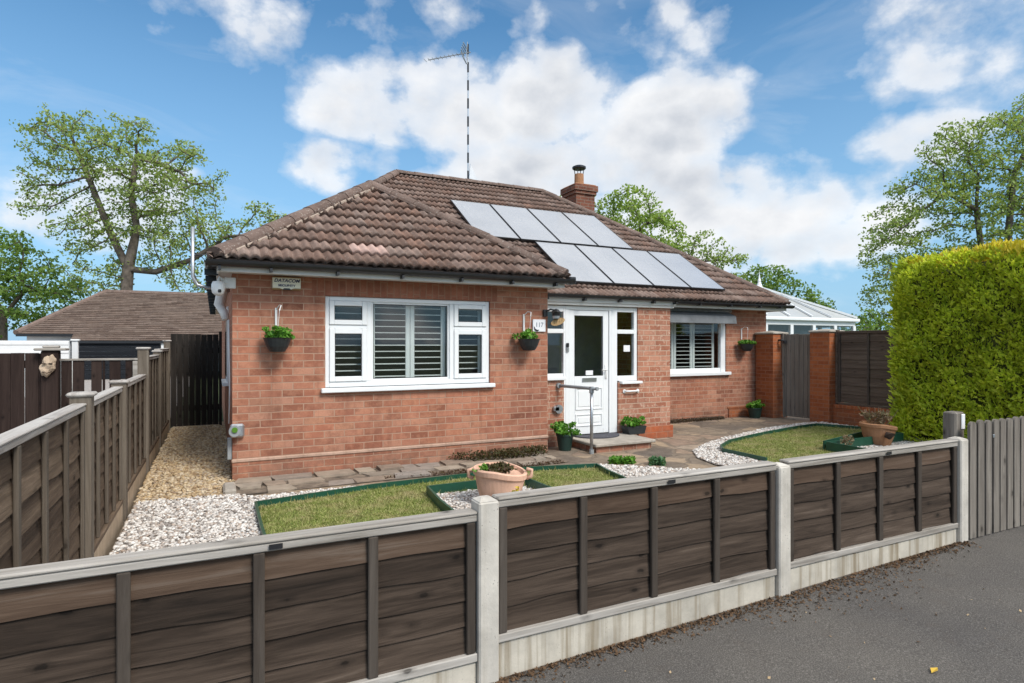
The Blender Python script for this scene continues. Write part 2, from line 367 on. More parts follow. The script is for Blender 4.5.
M['mat'] = mat_plain('grey_doormat', (.07,.07,.085), .95, var=.2, scale=60, bump=.4)
M['blacktimber'] = mat_wood('black_weatherboard', [(.006,.007,.01), (.012,.014,.018), (.022,.025,.03)], 'x', .5, knots=False)
M['old_roof'] = mat_roof('old_plain_tile', [(.10,.068,.052), (.15,.105,.082), (.19,.14,.112), (.125,.09,.072)], .6)
M['stone'] = mat_concrete('carved_stone', (.52,.40,.29), .2, .6)
def mk_panel():
    m, nt, b, n, l = newmat('solar_glass'); t = NT(nt)
    p = t.pos(); sp = t.node('ShaderNodeSeparateXYZ'); l.new(p, sp.inputs[0])
    def grid(v, pitch): return t.math('LESS_THAN', t.math('ABSOLUTE', t.math('SUBTRACT', t.math('FRACT', t.math('DIVIDE', v, pitch)), .5)), .035)
    gl = t.math('MAXIMUM', grid(sp.outputs[0], .15), grid(sp.outputs[1], .127))
    base = t.mix(t.ramp(t.noise(p, .7, 4, .6), [(.3, (0,0,0)), (.7, (1,1,1))]), (.56,.575,.60), (.69,.695,.705))  # soft pale gradient puts the cloud reflection into the panel colour
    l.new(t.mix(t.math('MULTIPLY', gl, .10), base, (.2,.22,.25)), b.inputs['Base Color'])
    b.inputs['Metallic'].default_value = .75; b.inputs['Roughness'].default_value = .24
    return m
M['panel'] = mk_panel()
def mk_asphalt():
    m, nt, b, n, l = newmat('asphalt'); t = NT(nt); p = t.pos()
    c = t.ramp(t.noise(p, 150, 3, .8), [(.25, (.052,.048,.044)), (.5, (.11,.102,.094)), (.66, (.22,.205,.19)), (.8, (.42,.39,.36))])
    c = t.mix(1.0, c, t.ramp(t.noise(p, .8, 4, .6), [(.3, (.78,.78,.80)), (.7, (1.12,1.1,1.06))]), 'MULTIPLY')
    c = t.mix(t.math('MULTIPLY', t.ramp(t.noise(p, 6, 5, .65), [(.55, (0,0,0)), (.75, (1,1,1))]), .35), c, (.10,.08,.065))
    l.new(c, b.inputs['Base Color']); b.inputs['Roughness'].default_value = .9; b.inputs['Specular IOR Level'].default_value = .25
    l.new(t.bump(t.noise(p, 130, 4, .8), .8, .008), b.inputs['Normal']); return m
M['asphalt'] = mk_asphalt()
def mk_paving():
    m, nt, b, n, l = newmat('crazy_paving'); t = NT(nt); p = t.pos()
    pw = t.vadd(p, t.comb(t.math('MULTIPLY', t.noise(p, 2.2, 2), .35), t.math('MULTIPLY', t.noise(t.mapv(p, loc=(5,3,0)), 2.2, 2), .35), 0))
    cellc = t.voro(pw, 2.1, 'F1', 'Color')
    sp = t.node('ShaderNodeSeparateColor'); l.new(cellc, sp.inputs[0])
    edge = t.voro(pw, 2.1, 'DISTANCE_TO_EDGE', 'Distance')
    c = t.ramp(sp.outputs[0], [(0, (.15,.125,.105)), (.35, (.24,.195,.15)), (.6, (.36,.28,.20)), (.8, (.27,.20,.155)), (1, (.40,.34,.27))])
    c = t.mix(1.0, c, t.ramp(t.noise(p, 7, 5, .7), [(.3, (.62,.6,.58)), (.7, (1.15,1.12,1.08))]), 'MULTIPLY')
    e = t.ramp(edge, [(.02, (1,1,1)), (.06, (0,0,0))])
    gc = t.mix(t.noise(p, 9, 3), (.09,.065,.045), (.27,.22,.17))
    c = t.mix(e, c, gc)
    l.new(c, b.inputs['Base Color']); b.inputs['Roughness'].default_value = .88; b.inputs['Specular IOR Level'].default_value = .25
    h = t.math('ADD', t.math('MULTIPLY', e, -1.0), t.math('MULTIPLY', t.noise(p, 25, 5, .7), .6))
    l.new(t.bump(h, .6, .015), b.inputs['Normal']); return m
M['paving'] = mk_paving()
M['lawn'] = mat_plain('lawn_ground', (.22,.24,.065), .95, var=.35, scale=5, bump=.3)
def mk_grass():
    m, nt, b, n, l = newmat('grass_blade'); t = NT(nt); r = t.rnd(); p = t.pos()
    col = t.ramp(r, [(0, (.15,.20,.045)), (.4, (.25,.30,.075)), (.75, (.36,.38,.13)), (1, (.48,.43,.21))])
    col = t.mix(t.ramp(t.noise(p, 3.2, 4, .6), [(.46, (0,0,0)), (.68, (.85,.85,.85))]), col, (.47,.39,.21))
    l.new(col, b.inputs['Base Color']); b.inputs['Roughness'].default_value = .6; b.inputs['Specular IOR Level'].default_value = .2
    tr = t.node('ShaderNodeBsdfTranslucent'); l.new(col, tr.inputs[0]); mx = t.node('ShaderNodeMixShader'); mx.inputs[0].default_value = .3
    l.new(b.outputs[0], mx.inputs[1]); l.new(tr.outputs[0], mx.inputs[2]); l.new(mx.outputs[0], nt.nodes['Material Output'].inputs['Surface'])
    return m
M['grass'] = mk_grass()
M['gravel_base'] = mat_plain('gravel_bed_base', (.40,.36,.33), .95, var=.4, scale=40, bump=.6)
M['tan_base'] = mat_plain('tan_gravel_base', (.34,.25,.16), .95, var=.4, scale=40, bump=.6)
M['meadow'] = mat_plain('rough_grass', (.07,.095,.03), .95, var=.4, scale=.4)

# ------------------------------------------------------------------ camera, light, sky
cd = bpy.data.cameras.new('camera'); cam = bpy.data.objects.new('camera', cd); C.objects.link(cam)
cam.location = (0, 0, 1.52); cam.rotation_euler = (R(90), 0, R(-26.4)); cd.sensor_width = 36; cd.lens = 600/1024*36
cd.shift_y = 2.5/1024; cd.clip_end = 2000; cd.clip_start = .05; scn.camera = cam
SUN = Vector((.20, -.66, .73)).normalized()
sl = bpy.data.lights.new('sun', 'SUN'); so = bpy.data.objects.new('sun', sl); C.objects.link(so)
sl.energy = .9; sl.angle = R(18); sl.color = (1, .955, .88); so.rotation_euler = SUN.to_track_quat('Z', 'Y').to_euler()
w = bpy.data.worlds.new('World'); scn.world = w; w.use_nodes = True; wt = NT(w.node_tree); wn = w.node_tree.nodes; wl = w.node_tree.links
bg = wn['Background']
sky = wt.node('ShaderNodeTexSky', sky_type='NISHITA'); sky.sun_disc = False; sky.sun_elevation = math.asin(SUN.z); sky.sun_rotation = math.atan2(SUN.x, SUN.y)
sky.air_density = 1.0; sky.dust_density = .6; sky.ozone_density = 2.0
tc = wt.node('ShaderNodeTexCoord').outputs['Generated']
sx = wt.node('ShaderNodeSeparateXYZ'); wl.new(tc, sx.inputs[0])
az = wt.math('MULTIPLY', wt.math('ARCTAN2', sx.outputs[0], sx.outputs[1]), 57.2958)
el = wt.math('MULTIPLY', wt.math('ARCSINE', sx.outputs[2]), 57.2958)
fl = wt.comb(wt.math('MULTIPLY', az, .025), wt.math('MULTIPLY', el, .034), .37)      # cloud lookup in bearing and height
def fbm(v): return wt.noise(v, 3.3, 8, .52, .0)
n1 = fbm(fl); n2 = fbm(wt.mapv(fl, loc=(-.022, .055, 0))); n3 = wt.math('SUBTRACT', .95, wt.voro(wt.vadd(fl, wt.mapv(wt.noise(fl, 6, 4, .5, 0, 'Color'), scale=(.12, .12, 0))), 11.0)); n4 = wt.noise(fl, 10, 7, .6, .1)
blobs = [  # bearing, height, half width, half height in degrees, weight : the cumulus bank ahead, then unseen clouds added for fill and panel reflections
    (12, 22, 7, 4.5, .95), (20, 21, 10, 5.5, 1), (30, 22, 9, 5, 1), (40, 19, 10, 5, 1), (27, 15, 17, 5, 1), (44, 13, 11, 5, 1), (52, 11, 10, 5, .95), (36, 9.5, 18, 4.5, .8), (60, 15.5, 6, 2.5, .7),
    (10, 16, 5, 2.5, .65), (4, 25.5, 5, 2.6, .16), (12, 27, 6, 2.4, .16), (39, 26.5, 5, 2.6, .12), (66, 22, 8, 5, .35), (-7, 10, 7, 4, .6), (22, 29, 6, 2, .15), (-45, 24, 18, 10, .9), (-95, 34, 42, 34, 1.4), (180, 45, 110, 44, 1.5), (95, 36, 24, 26, 1.2), (0, 88, 900, 40, 1.5), (55, 50, 30, 13, 1.3)]
dens = None
for a, e, wx, wy, k in blobs:
    da = wt.math('DIVIDE', wt.math('SUBTRACT', az, a), wx); de = wt.math('DIVIDE', wt.math('SUBTRACT', el, e), wy)
    q = wt.math('MULTIPLY', wt.math('SUBTRACT', 1.0, wt.math('ADD', wt.math('MULTIPLY', da, da), wt.math('MULTIPLY', de, de))), k)
    dens = q if dens is None else wt.math('MAXIMUM', dens, q)
dens = wt.math('MAXIMUM', dens, -.75)
d1 = wt.math('ADD', wt.math('ADD', wt.math('MULTIPLY', dens, .72), .06), wt.math('ADD', wt.math('MULTIPLY', wt.math('SUBTRACT', n1, .5), 2.2), wt.math('ADD', wt.math('MULTIPLY', wt.math('SUBTRACT', n3, .5), .42), wt.math('MULTIPLY', wt.math('SUBTRACT', n4, .5), .75))))
mask = wt.ramp(d1, [(.0, (0,0,0)), (.18, (.28,.28,.28)), (.36, (.75,.75,.75)), (.7, (1,1,1))])
wisp = wt.math('MULTIPLY', wt.ramp(wt.noise(wt.mapv(fl, scale=(.8, 1.9, 1)), 2.2, 6, .6, .8), [(.52, (0,0,0)), (.80, (1,1,1))]), .28)
mask = wt.math('MAXIMUM', mask, wisp)
relief = wt.math('ADD', .62, wt.math('MULTIPLY', wt.math('SUBTRACT', n1, n2), 2.6), clamp=True)
core = wt.ramp(d1, [(.35, (1,1,1)), (1.0, (0,0,0))])
lit = wt.math('ADD', wt.math('MULTIPLY', relief, .62), wt.math('MULTIPLY', core, .42), clamp=True)
ccol = wt.ramp(lit, [(.0, (.36,.40,.46)), (.35, (.54,.57,.62)), (.65, (.74,.755,.78)), (1, (.92,.92,.92))])
CLOUD = 7.2                                                     # sunlit cloud radiance in the sky texture's units
cc = wt.mix(1.0, ccol, (CLOUD, CLOUD, CLOUD), 'MULTIPLY')
sd_ = wt.node('ShaderNodeVectorMath', operation='DOT_PRODUCT'); wl.new(tc, sd_.inputs[0]); sd_.inputs[1].default_value = SUN
glow = wt.math('MULTIPLY_ADD', wt.math('POWER', wt.math('MAXIMUM', sd_.outputs['Value'], 0.0), 3.0), 1.5, 1.0)   # unseen cloud round the sun brightened to add soft fill
cc = wt.mix(1.0, cc, wt.comb(glow, glow, glow), 'MULTIPLY')
skyc = wt.mix(1.0, sky.outputs[0], (.58, .92, 1.02), 'MULTIPLY')
hz = wt.ramp(wt.math('DIVIDE', el, 40.0), [(.0, (.9,.9,.9)), (.28, (.5,.5,.5)), (.7, (0,0,0))])
skyc = wt.mix(hz, skyc, (2.3, 3.7, 5.3))
wl.new(wt.mix(mask, skyc, cc), bg.inputs['Color']); bg.inputs['Strength'].default_value = .0455
vs = scn.view_settings; vs.view_transform = 'Standard'; vs.look = 'None'; vs.gamma = 1; vs.exposure = 1.85; vs.use_curve_mapping = False
scn.render.engine = 'CYCLES'; scn.cycles.use_denoising = True; scn.cycles.max_bounces = 8; scn.cycles.transparent_max_bounces = 16

# ------------------------------------------------------------------ ground
def sheet(name, poly, z, mat):
    mb = MB(); mb.add([(x, y, z) for x, y in poly], [tuple(range(len(poly)))])
    return struct(mb.build(name, mat))
mb = MB(); mb.add([(-900,-900,-.16), (900,-900,-.16), (900,900,-.16), (-900,900,-.16)], [(0,1,2,3)])
struct(mb.build('ground', M['meadow']))
xs = [-60, -6, -1, 1.1, 3.1, 5.0, 7.5, 14, 60]; zs = [-.12, -.1, -.075, -.03, .015, .055, .065, .07, .07]
mb = MB(); n = len(xs)
mb.add([(x, 2.62, z) for x, z in zip(xs, zs)] + [(x, -9, z-.06) for x, z in zip(xs, zs)], [(i, i+n, i+n+1, i+1) for i in range(n-1)])
struct(mb.build('road', M['asphalt']))
sheet('garden_path', [(-.68,2.62), (11.4,2.62), (11.4,9.4), (4.0,9.4), (-.68,7.28)], 0, M['paving'])
sheet('side_passage', [(-.68,6.62), (.4,6.62), (.4,13), (-.68,13)], .006, M['tan_base'])
sheet('neighbour_yard', [(-30,2.62), (-.82,2.62), (-.82,40), (-30,40)], -.03, M['gravel_base'])
# white gravel beds
GR1 = [(-.66,2.66), (4.6,2.66), (5.6,4.6), (5.5,5.2), (4.75,5.85), (4.35,6.2), (3.6,6.33), (2.6,6.36), (1.4,6.42), (.35,6.42), (.2,6.6), (-.66,6.72)]
GR2 = [(5.75,4.2), (5.62,5.6), (5.75,6.05), (6.05,6.45), (6.6,6.8), (7.28,7.1), (8.86,7.6), (10.0,7.78), (10.48,7.7), (10.5,4.2)]
sheet('gravel_bed', GR1, .012, M['gravel_base']); sheet('gravel_bed', GR2, .012, M['gravel_base'])
L1 = [(.34,5.98), (1.46,6.19), (2.62,6.24), (3.29,6.25), (4.15,6.05), (4.06,5.7), (4.0,5.3), (3.6,4.55), (3.1,4.4), (2.97,5.2), (2.96,5.72), (1.9,5.7), (1.84,5.18), (1.8,4.3), (.36,4.2), (.34,5.1)]
L2 = [(6.3,5.4), (6.32,6.15), (6.5,6.37), (6.97,6.66), (7.6,6.86), (8.23,7.03), (9.2,7.25), (9.85,7.33), (10.12,6.75), (10.1,6.0), (9.4,5.62), (7.72,5.60), (7.66,4.95), (7.6,4.2), (6.6,4.2), (6.4,4.8)]
sheet('lawn', L1, .02, M['lawn']); sheet('lawn', L2, .02, M['lawn'])
def in_poly(P, poly):
    x, y = P[:,0], P[:,1]; ins = np.zeros(len(P), bool); n = len(poly); j = n-1
    for i in range(n):
        xi, yi = poly[i]; xj, yj = poly[j]
        c = ((yi > y) != (yj > y)) & (x < (xj-xi)*(y-yi)/((yj-yi)+1e-12)+xi); ins ^= c; j = i
    return ins
def sample(poly, n, excl=()):
    a = np.array(poly); lo, hi = a.min(0), a.max(0); out = []; tot = 0
    while tot < n:
        P = lo + rng.random((n*2, 2))*(hi-lo); k = in_poly(P, poly)
        for e in excl: k &= ~in_poly(P, e)
        P = P[k]; out.append(P); tot += len(P)
    return np.concatenate(out)[:n]
ICO = None
def pebbles(name, poly, n, size, z, mat, excl=(), label=None, cat='gravel'):
    bm = bmesh.new(); bmesh.ops.create_icosphere(bm, subdivisions=1, radius=1); bm.verts.index_update()
    V0 = np.array([v.co[:] for v in bm.verts]); F0 = np.array([[v.index for v in f.verts] for f in bm.faces]); bm.free()
    P = sample(poly, n, excl); s = size*(.5 + rng.random((n,1))*.9)
    S = s*np.concatenate([.75+.5*rng.random((n,1)), .75+.5*rng.random((n,1)), .45+.3*rng.random((n,1))], 1)
    a = rng.random(n)*6.283; V = V0[None]*S[:,None,:]*(1+.22*(rng.random((n, len(V0), 1))-.5))
    x = V[:,:,0]*np.cos(a)[:,None] - V[:,:,1]*np.sin(a)[:,None]; y = V[:,:,0]*np.sin(a)[:,None] + V[:,:,1]*np.cos(a)[:,None]
    V = np.stack([x + P[:,0:1], y + P[:,1:2], V[:,:,2] + z + s*.25 + rng.random((n,1))*size*.5], 2)
    F = F0[None] + (np.arange(n)*len(V0))[:,None,None]
    o = mesh_np(name, V.reshape(-1,3), F.reshape(-1,3), mat)
    return tag(o, label, cat, kind='stuff')
vis1 = [(-.66,4.4), (.5,4.4), (1.9,4.9), (3.2,4.9), (3.6,4.55), (5.5,4.9), (5.5,5.2), (4.75,5.85), (4.35,6.2), (3.6,6.33), (2.6,6.36), (1.4,6.42), (.35,6.42), (.2,6.6), (-.66,6.72)]
pebbles('gravel', vis1, 13500, .0142, .012, M['pebble'], (L1,), 'white pebble gravel around the striped lawn in front of the big window')
vis2 = [(5.7,4.9), (5.62,5.6), (5.75,6.05), (6.05,6.45), (6.6,6.8), (7.28,7.1), (8.86,7.6), (10.0,7.78), (10.48,7.7), (10.5,5.0)]
pebbles('gravel', vis2, 12000, .0148, .012, M['pebble'], (L2,), 'white pebble gravel curving round the right hand lawn')
pebbles('gravel', [(-.68,6.68), (.16,6.62), (.2,7.3), (.2,12.4), (-.68,12.4)], 8500, .018, .006, M['tan_pebble'], (), 'tan shingle in the passage beside the house')
def grass(name, poly, n, label):
    P = sample(poly, n); h = .010 + rng.random(n)*.015; a = rng.random(n)*6.283; wd = .0035 + rng.random(n)*.004
    dx, dy = np.cos(a)*wd, np.sin(a)*wd; l = (rng.random((n,2))-.5)*.045
    q = np.array(poly); e = np.roll(q, -1, 0); ln = np.linalg.norm(e-q, axis=1); k = rng.choice(len(q), n//45, p=ln/ln.sum()); u_ = rng.random((len(k), 1))
    ctr = q.mean(0); E_ = q[k]*(1-u_) + e[k]*u_; E_ = E_ + (ctr-E_)/np.linalg.norm(ctr-E_, axis=1)[:,None]*rng.random((len(k), 1))*.06
    P[:len(k)] = E_; h[:len(k)] = .02 + rng.random(len(k))**2*.05
    V = np.stack([np.stack([P[:,0]-dx, P[:,1]-dy, np.full(n, .018)], 1), np.stack([P[:,0]+dx, P[:,1]+dy, np.full(n, .018)], 1),
                  np.stack([P[:,0]+l[:,0], P[:,1]+l[:,1], .02+h], 1)], 1)
    return tag(mesh_np(name, V.reshape(-1,3), np.arange(3*n).reshape(-1,3), M['grass']), label, 'grass', kind='stuff')
grass('grass', L1, 42000, 'short sun dried grass of the lawn before the big window')
grass('grass', L2, 46000, 'short grass of the curved lawn on the right')
def edging(pts, label, closed=False, h=.075, z=0.0):
    mb = MB(); q = pts + ([pts[0]] if closed else [])
    for a, b in zip(q[:-1], q[1:]):
        mb.bar((a[0], a[1], z+h/2), (b[0], b[1], z+h/2), .022, h)
    return tag(mb.build('lawn_edging', M['edging']), label, 'edging')
edging(L1[:8] , 'dark green plastic edging along the back and ends of the window lawn')
edging([L1[0], L1[-1], L1[-2]], 'short green edging at the left end of the window lawn')
edging([(1.8,4.3), (1.84,5.18), (1.9,5.72), (2.96,5.74), (2.97,5.2), (3.1,4.4)], 'green edging of the notch around the big terracotta pot', h=.11)
edging(L2[0:10], 'dark green edging round the curved lawn on the right')
edging([(7.6,4.4), (7.66,4.95), (7.70,5.58), (9.5,5.60), (9.6,6.1), (7.72,5.64)], 'tall green edging box around the broken urn', h=.15)

# ------------------------------------------------------------------ foliage helpers
def leaves_arr(P, size, nrm=None, aspect=.5, jitter=.5):
    """rhombic leaves at P with random orientation; nrm optional preferred normal"""
    n = len(P); d = rng.normal(size=(n,3)); d /= np.linalg.norm(d, axis=1)[:,None]
    e = rng.normal(size=(n,3))
    if nrm is not None: e = e*jitter + nrm
    s = np.cross(d, e); s /= np.linalg.norm(s, axis=1)[:,None] + 1e-9
    sz = size*(.6 + .8*rng.random((n,1)))
    return np.stack([P - d*sz*.5, P + s*sz*aspect*.5, P + d*sz*.5, P - s*sz*aspect*.5], 1).reshape(-1,3), np.arange(4*n).reshape(-1,4)
def clump(c, r, n):
    d = rng.normal(size=(n,3)); d /= np.linalg.norm(d, axis=1)[:,None]
    return np.array(c) + d*np.array(r)*(rng.random((n,1))**.4)
def tree(name, label, base, unit, blobs, trunk, mats, n_attr=600, step=.55, leaf=.22, per=14, spread=.42, tipr=.02, axis=(.8957,-.4446), group=None, thin=1.0, cat='tree', kill=1.5):
    """blobs/trunk in tree units (sideways, height) x unit metres; crown depth like its width"""
    ax = np.array([axis[0], axis[1], 0]); dy = np.array([-axis[1], axis[0], 0]); B = np.array([base[0], base[1], 0.])
    def W(x, z, y=0): return B + ax*x*unit + dy*y*unit + np.array([0,0,z*unit])
    A = []
    tot = sum(b[2]*b[3] for b in blobs)
    for (x, z, rx, rz) in blobs:
        k = max(8, int(n_attr*rx*rz/tot)); q = rng.normal(size=(k,3)); q /= np.linalg.norm(q, axis=1)[:,None]; q *= (rng.random((k,1))**.42)
        for a in q: A.append(W(x + a[0]*rx, z + a[1]*rz, a[2]*min(rx, rz)*1.0))
    A = np.array(A)
    nodes = []; par = []; base_n = []
    for path in trunk:
        prev = -1
        if path[0] is not None and nodes and len(path[0]) == 1:
            prev = base_n[path[0][0]]; path = path[1:]
        pts = [W(*p) for p in path]
        seq = [pts[0]]
        for p, q in zip(pts[:-1], pts[1:]):
            k = max(1, int(np.linalg.norm(q-p)/step))
            for i in range(1, k+1): seq.append(p + (q-p)*i/k)
        for p in seq:
            nodes.append(p); par.append(prev); prev = len(nodes)-1
        base_n.append(prev)
    nd = np.array(nodes); D = np.linalg.norm(A[:,None]-nd[None], axis=2); near = D.argmin(1); nearD = D.min(1); alive = np.ones(len(A), bool)
    nt0 = len(nodes)
    for it in range(90):
        idx = np.where(alive)[0]
        if len(idx) == 0: break
        grow = {}
        for i in idx:
            grow.setdefault(near[i], []).append(i)
        new = []
        for k, ids in grow.items():
            d = A[ids]-nodes[k]; d = d/(np.linalg.norm(d, axis=1)[:,None]+1e-9); v = d.mean(0) + rng.normal(size=3)*.12; v /= np.linalg.norm(v)+1e-9
            nodes.append(nodes[k] + v*step); par.append(k); new.append(len(nodes)-1)
        NN = np.array([nodes[i] for i in new]); D = np.linalg.norm(A[:,None]-NN[None], axis=2); m = D.argmin(1); mv = D[np.arange(len(A)), m]
        upd = mv < nearD; near[upd] = np.array(new)[m[upd]]; nearD[upd] = mv[upd]
        alive &= nearD > step*kill
    n = len(nodes); kids = [[] for _ in range(n)]
    for i, p in enumerate(par):
        if p >= 0: kids[p].append(i)
    rad = np.zeros(n)
    for i in range(n-1, -1, -1):
        rad[i] = tipr if not kids[i] else sum(rad[k]**2.25 for k in kids[i])**(1/2.25)
    rad *= thin
    root = thing(name, label, cat, (base[0], base[1], 0), group)
    mb = MB(); done = set()
    starts = [i for i in range(n) if par[i] < 0]
    stack = [(s, None) for s in starts]
    while stack:
        s, p = stack.pop(); ch = [s] if p is None else [p, s]; cur = s
        while kids[cur]:
            ks = sorted(kids[cur], key=lambda k: -rad[k]); 
            for k in ks[1:]: stack.append((k, cur))
            cur = ks[0]; ch.append(cur)
        if len(ch) < 2: continue
        rr = [rad[i] for i in ch]
        if p is not None: rr[0] = min(rad[p], rad[s]*1.15)
        mb.tube([nodes[i] for i in ch], rr, 7 if rr[0] > .08 else 4, cap=False)
    mb.build('trunk', mats[0], root, smooth=True, fixn=False)
    thr = tipr*thin*2.3; L = []
    for i in range(nt0, n):
        if rad[i] < thr:
            k = rng.poisson(per)
            if k: L.append(clump(nodes[i], (spread, spread, spread*.55), k))
    P = np.concatenate(L); V, F = leaves_arr(P, leaf, np.array([0,0,.7]), .62, .8)
    mesh_np('crown', V, F, mats[1], root)
    return root

# ------------------------------------------------------------------ the bungalow
house = thing('brick_bungalow', 'red brick bungalow with brown tiled hipped roof and white windows', 'house', (2.2, 7.3, 0))
def wall_x(name, y0, y1, x0, x1, z0, z1, holes, mat):
    xs = sorted({x0, x1, *[h[0] for h in holes], *[h[1] for h in holes]}); zs_ = sorted({z0, z1, *[h[2] for h in holes], *[h[3] for h in holes]})
    mb = MB()
    for a, b in zip(xs[:-1], xs[1:]):
        for c, d in zip(zs_[:-1], zs_[1:]):
            cx, cz = (a+b)/2, (c+d)/2
            if any(h[0] < cx < h[1] and h[2] < cz < h[3] for h in holes): continue
            mb.box(a, b, y0, y1, c, d)
    return mb.build(name, mat, house)
WZ = 2.33
wall_x('wall', 7.3, 7.55, .18, 4.18, -.1, WZ, [(1.17, 3.30, 1.0, 2.09)], M['brick_x'])
mb = MB(); mb.box(.18, .43, 7.553, 17.2, -.1, WZ); mb.build('wall', M['brick_y'], house)
mb = MB(); mb.box(3.93, 4.18, 7.553, 9.1, -.1, WZ); mb.build('wall', M['brick_y'], house)
wall_x('wall', 9.1, 9.35, 4.2, 10.6, -.1, WZ-.1, [(7.2, 9.44, .95, 2.03)], M['brick_x'])
mb = MB(); mb.box(10.35, 10.6, 9.353, 17.2, -.1, WZ-.1); mb.build('wall', M['brick_y'], house)
mb = MB(); mb.box(.43, 10.35, 16.95, 17.2, -.1, WZ-.1); mb.build('wall', M['brick_x'], house)
mb = MB(); mb.box(1.02, 3.40, 7.295, 7.4, 2.093, 2.295); mb.build('window_head', M['brick_soldier'], house)
mb = MB(); mb.box(.17, 4.19, 7.288, 7.34, .205, .245, .008); mb.build('plinth_band', M['render'], house)
mb = MB(); mb.box(9.46, 10.28, 9.086, 9.13, .18, .23, .008); mb.box(9.5, 10.28, 9.08, 9.12, -.05, .179); mb.build('plinth_band', M['brick_orange'], house)
# porch
wall_x('porch_wall', 7.65, 7.8, 4.184, 4.66, -.1, 1.02, [], M['brick_porch'])
wall_x('porch_wall', 7.65, 7.8, 5.65, 6.69, -.1, 2.12, [(5.65, 6.03, .92, 2.12)], M['brick_porch'])
mb = MB(); mb.box(6.54, 6.69, 7.803, 9.1, -.1, 2.12); mb.build('porch_wall', M['brick_porch_y'], house)
mb = MB(); mb.box(6.02, 6.72, 7.615, 7.72, -.05, .2); mb.box(6.64, 6.723, 7.72, 9.08, -.05, .2); mb.build('porch_base', M['brick_red_base'], house)
mb = MB(); mb.box(4.19, 6.73, 7.60, 9.05, 2.10, 2.20, .006); mb.box(4.19, 6.75, 7.58, 7.597, 2.14, 2.205, .004); mb.build('porch_roof', M['fascia'], house)
mb = MB(); mb.box(4.19, 6.52, 9.0, 9.06, 0, 2.1); mb.box(4.2, 6.52, 7.82, 9.0, .08, .10); mb.build('porch_interior', M['porchroom'], house)
mb = MB(); mb.box(4.6, 5.35, 8.93, 8.98, .12, 2.0, .01); mb.build('inner_door', M['greypaint'], house)
# interiors behind the glazing
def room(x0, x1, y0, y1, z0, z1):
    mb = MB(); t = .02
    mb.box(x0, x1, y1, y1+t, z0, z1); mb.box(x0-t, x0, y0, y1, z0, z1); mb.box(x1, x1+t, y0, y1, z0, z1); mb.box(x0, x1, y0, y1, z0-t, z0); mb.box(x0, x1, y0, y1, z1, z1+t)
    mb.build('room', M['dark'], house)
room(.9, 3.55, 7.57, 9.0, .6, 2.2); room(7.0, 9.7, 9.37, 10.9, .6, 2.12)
def slats(mb, x0, x1, y, z0, z1, pitch=.08, dep=.05, ang=5):
    k = int((z1-z0)/pitch); p = (z1-z0)/k; rot = Matrix.Rotation(R(ang), 3, 'X')
    for i in range(k):
        mb.obox(((x0+x1)/2, y, z0+p*(i+.5)), (x1-x0, dep, .008), rot)
def frame(mb, x0, x1, z0, z1, y0, y1, w, bev=.006):
    mb.box(x0, x0+w, y0, y1, z0, z1, bev); mb.box(x1-w, x1, y0, y1, z0, z1, bev)
    mb.box(x0+w, x1-w, y0, y1, z0, z0+w, bev); mb.box(x0+w, x1-w, y0, y1, z1-w, z1, bev)
def shutter(win, x0, x1, y, z0, z1, w=.05, pitch=.075):
    mb = MB(); frame(mb, x0, x1, z0, z1, y-.014, y+.014, w, .004); slats(mb, x0+w, x1-w, y, z0+w, z1-w, pitch)
    mb.build('shutter', M['shutter'], win)
# big front window
mb = MB(); yf, yb = 7.33, 7.40
mb.box(1.172, 1.222, yf, yb, 1.0, 2.088, .006); mb.box(3.248, 3.298, yf, yb, 1.0, 2.088, .006); mb.box(1.222, 3.248, yf, yb, 2.035, 2.088, .006); mb.box(1.222, 3.248, yf, yb, 1.0, 1.07, .006)
mb.box(1.665, 1.725, yf, yb, 1.07, 2.035, .006); mb.box(2.735, 2.795, yf, yb, 1.07, 2.035, .006)
for a, b in ((1.222, 1.665), (2.795, 3.248)):
    mb.box(a, b, yf, yb, 1.705, 1.75, .006)
    frame(mb, a, b, 1.07, 1.705, yf-.016, yf+.03, .062); frame(mb, a, b, 1.75, 2.035, yf-.016, yf+.03, .058)
frame(mb, 1.725, 2.735, 1.07, 2.035, yf+.02, yf+.06, .022, .004)
win = mb.build('window', M['white'], house)
mb = MB(); mb.box(1.12, 3.35, 7.235, 7.36, .945, 1.0, .008); mb.build('sill', M['white'], win)
mb = MB()
for a, b, c, d in ((1.27,1.62,1.12,1.66), (1.27,1.62,1.79,1.99), (2.845,3.2,1.12,1.66), (2.845,3.2,1.79,1.99)): mb.box(a, b, yf+.005, yf+.012, c, d)
mb.box(1.74, 2.72, yf+.035, yf+.042, 1.085, 2.02); mb.build('pane', M['glass'], win)
mb = MB(); yf = 7.33
for a, b, c, d in ((1.284,1.603,1.132,1.643), (1.28,1.607,1.808,1.977), (2.857,3.186,1.132,1.643), (2.853,3.19,1.808,1.977)): frame(mb, a, b, c, d, yf-.002, yf+.004, .008, 0)
frame(mb, 1.747, 2.713, 1.092, 2.013, yf+.03, yf+.034, .008, 0); mb.build('gasket', M['black'], win)
shutter(win, 1.225, 1.72, 7.475, 1.02, 2.07, .055); shutter(win, 1.74, 2.245, 7.475, 1.02, 2.07, .055); shutter(win, 2.25, 2.72, 7.475, 1.02, 2.07, .055); shutter(win, 2.74, 3.25, 7.475, 1.02, 2.07, .055)
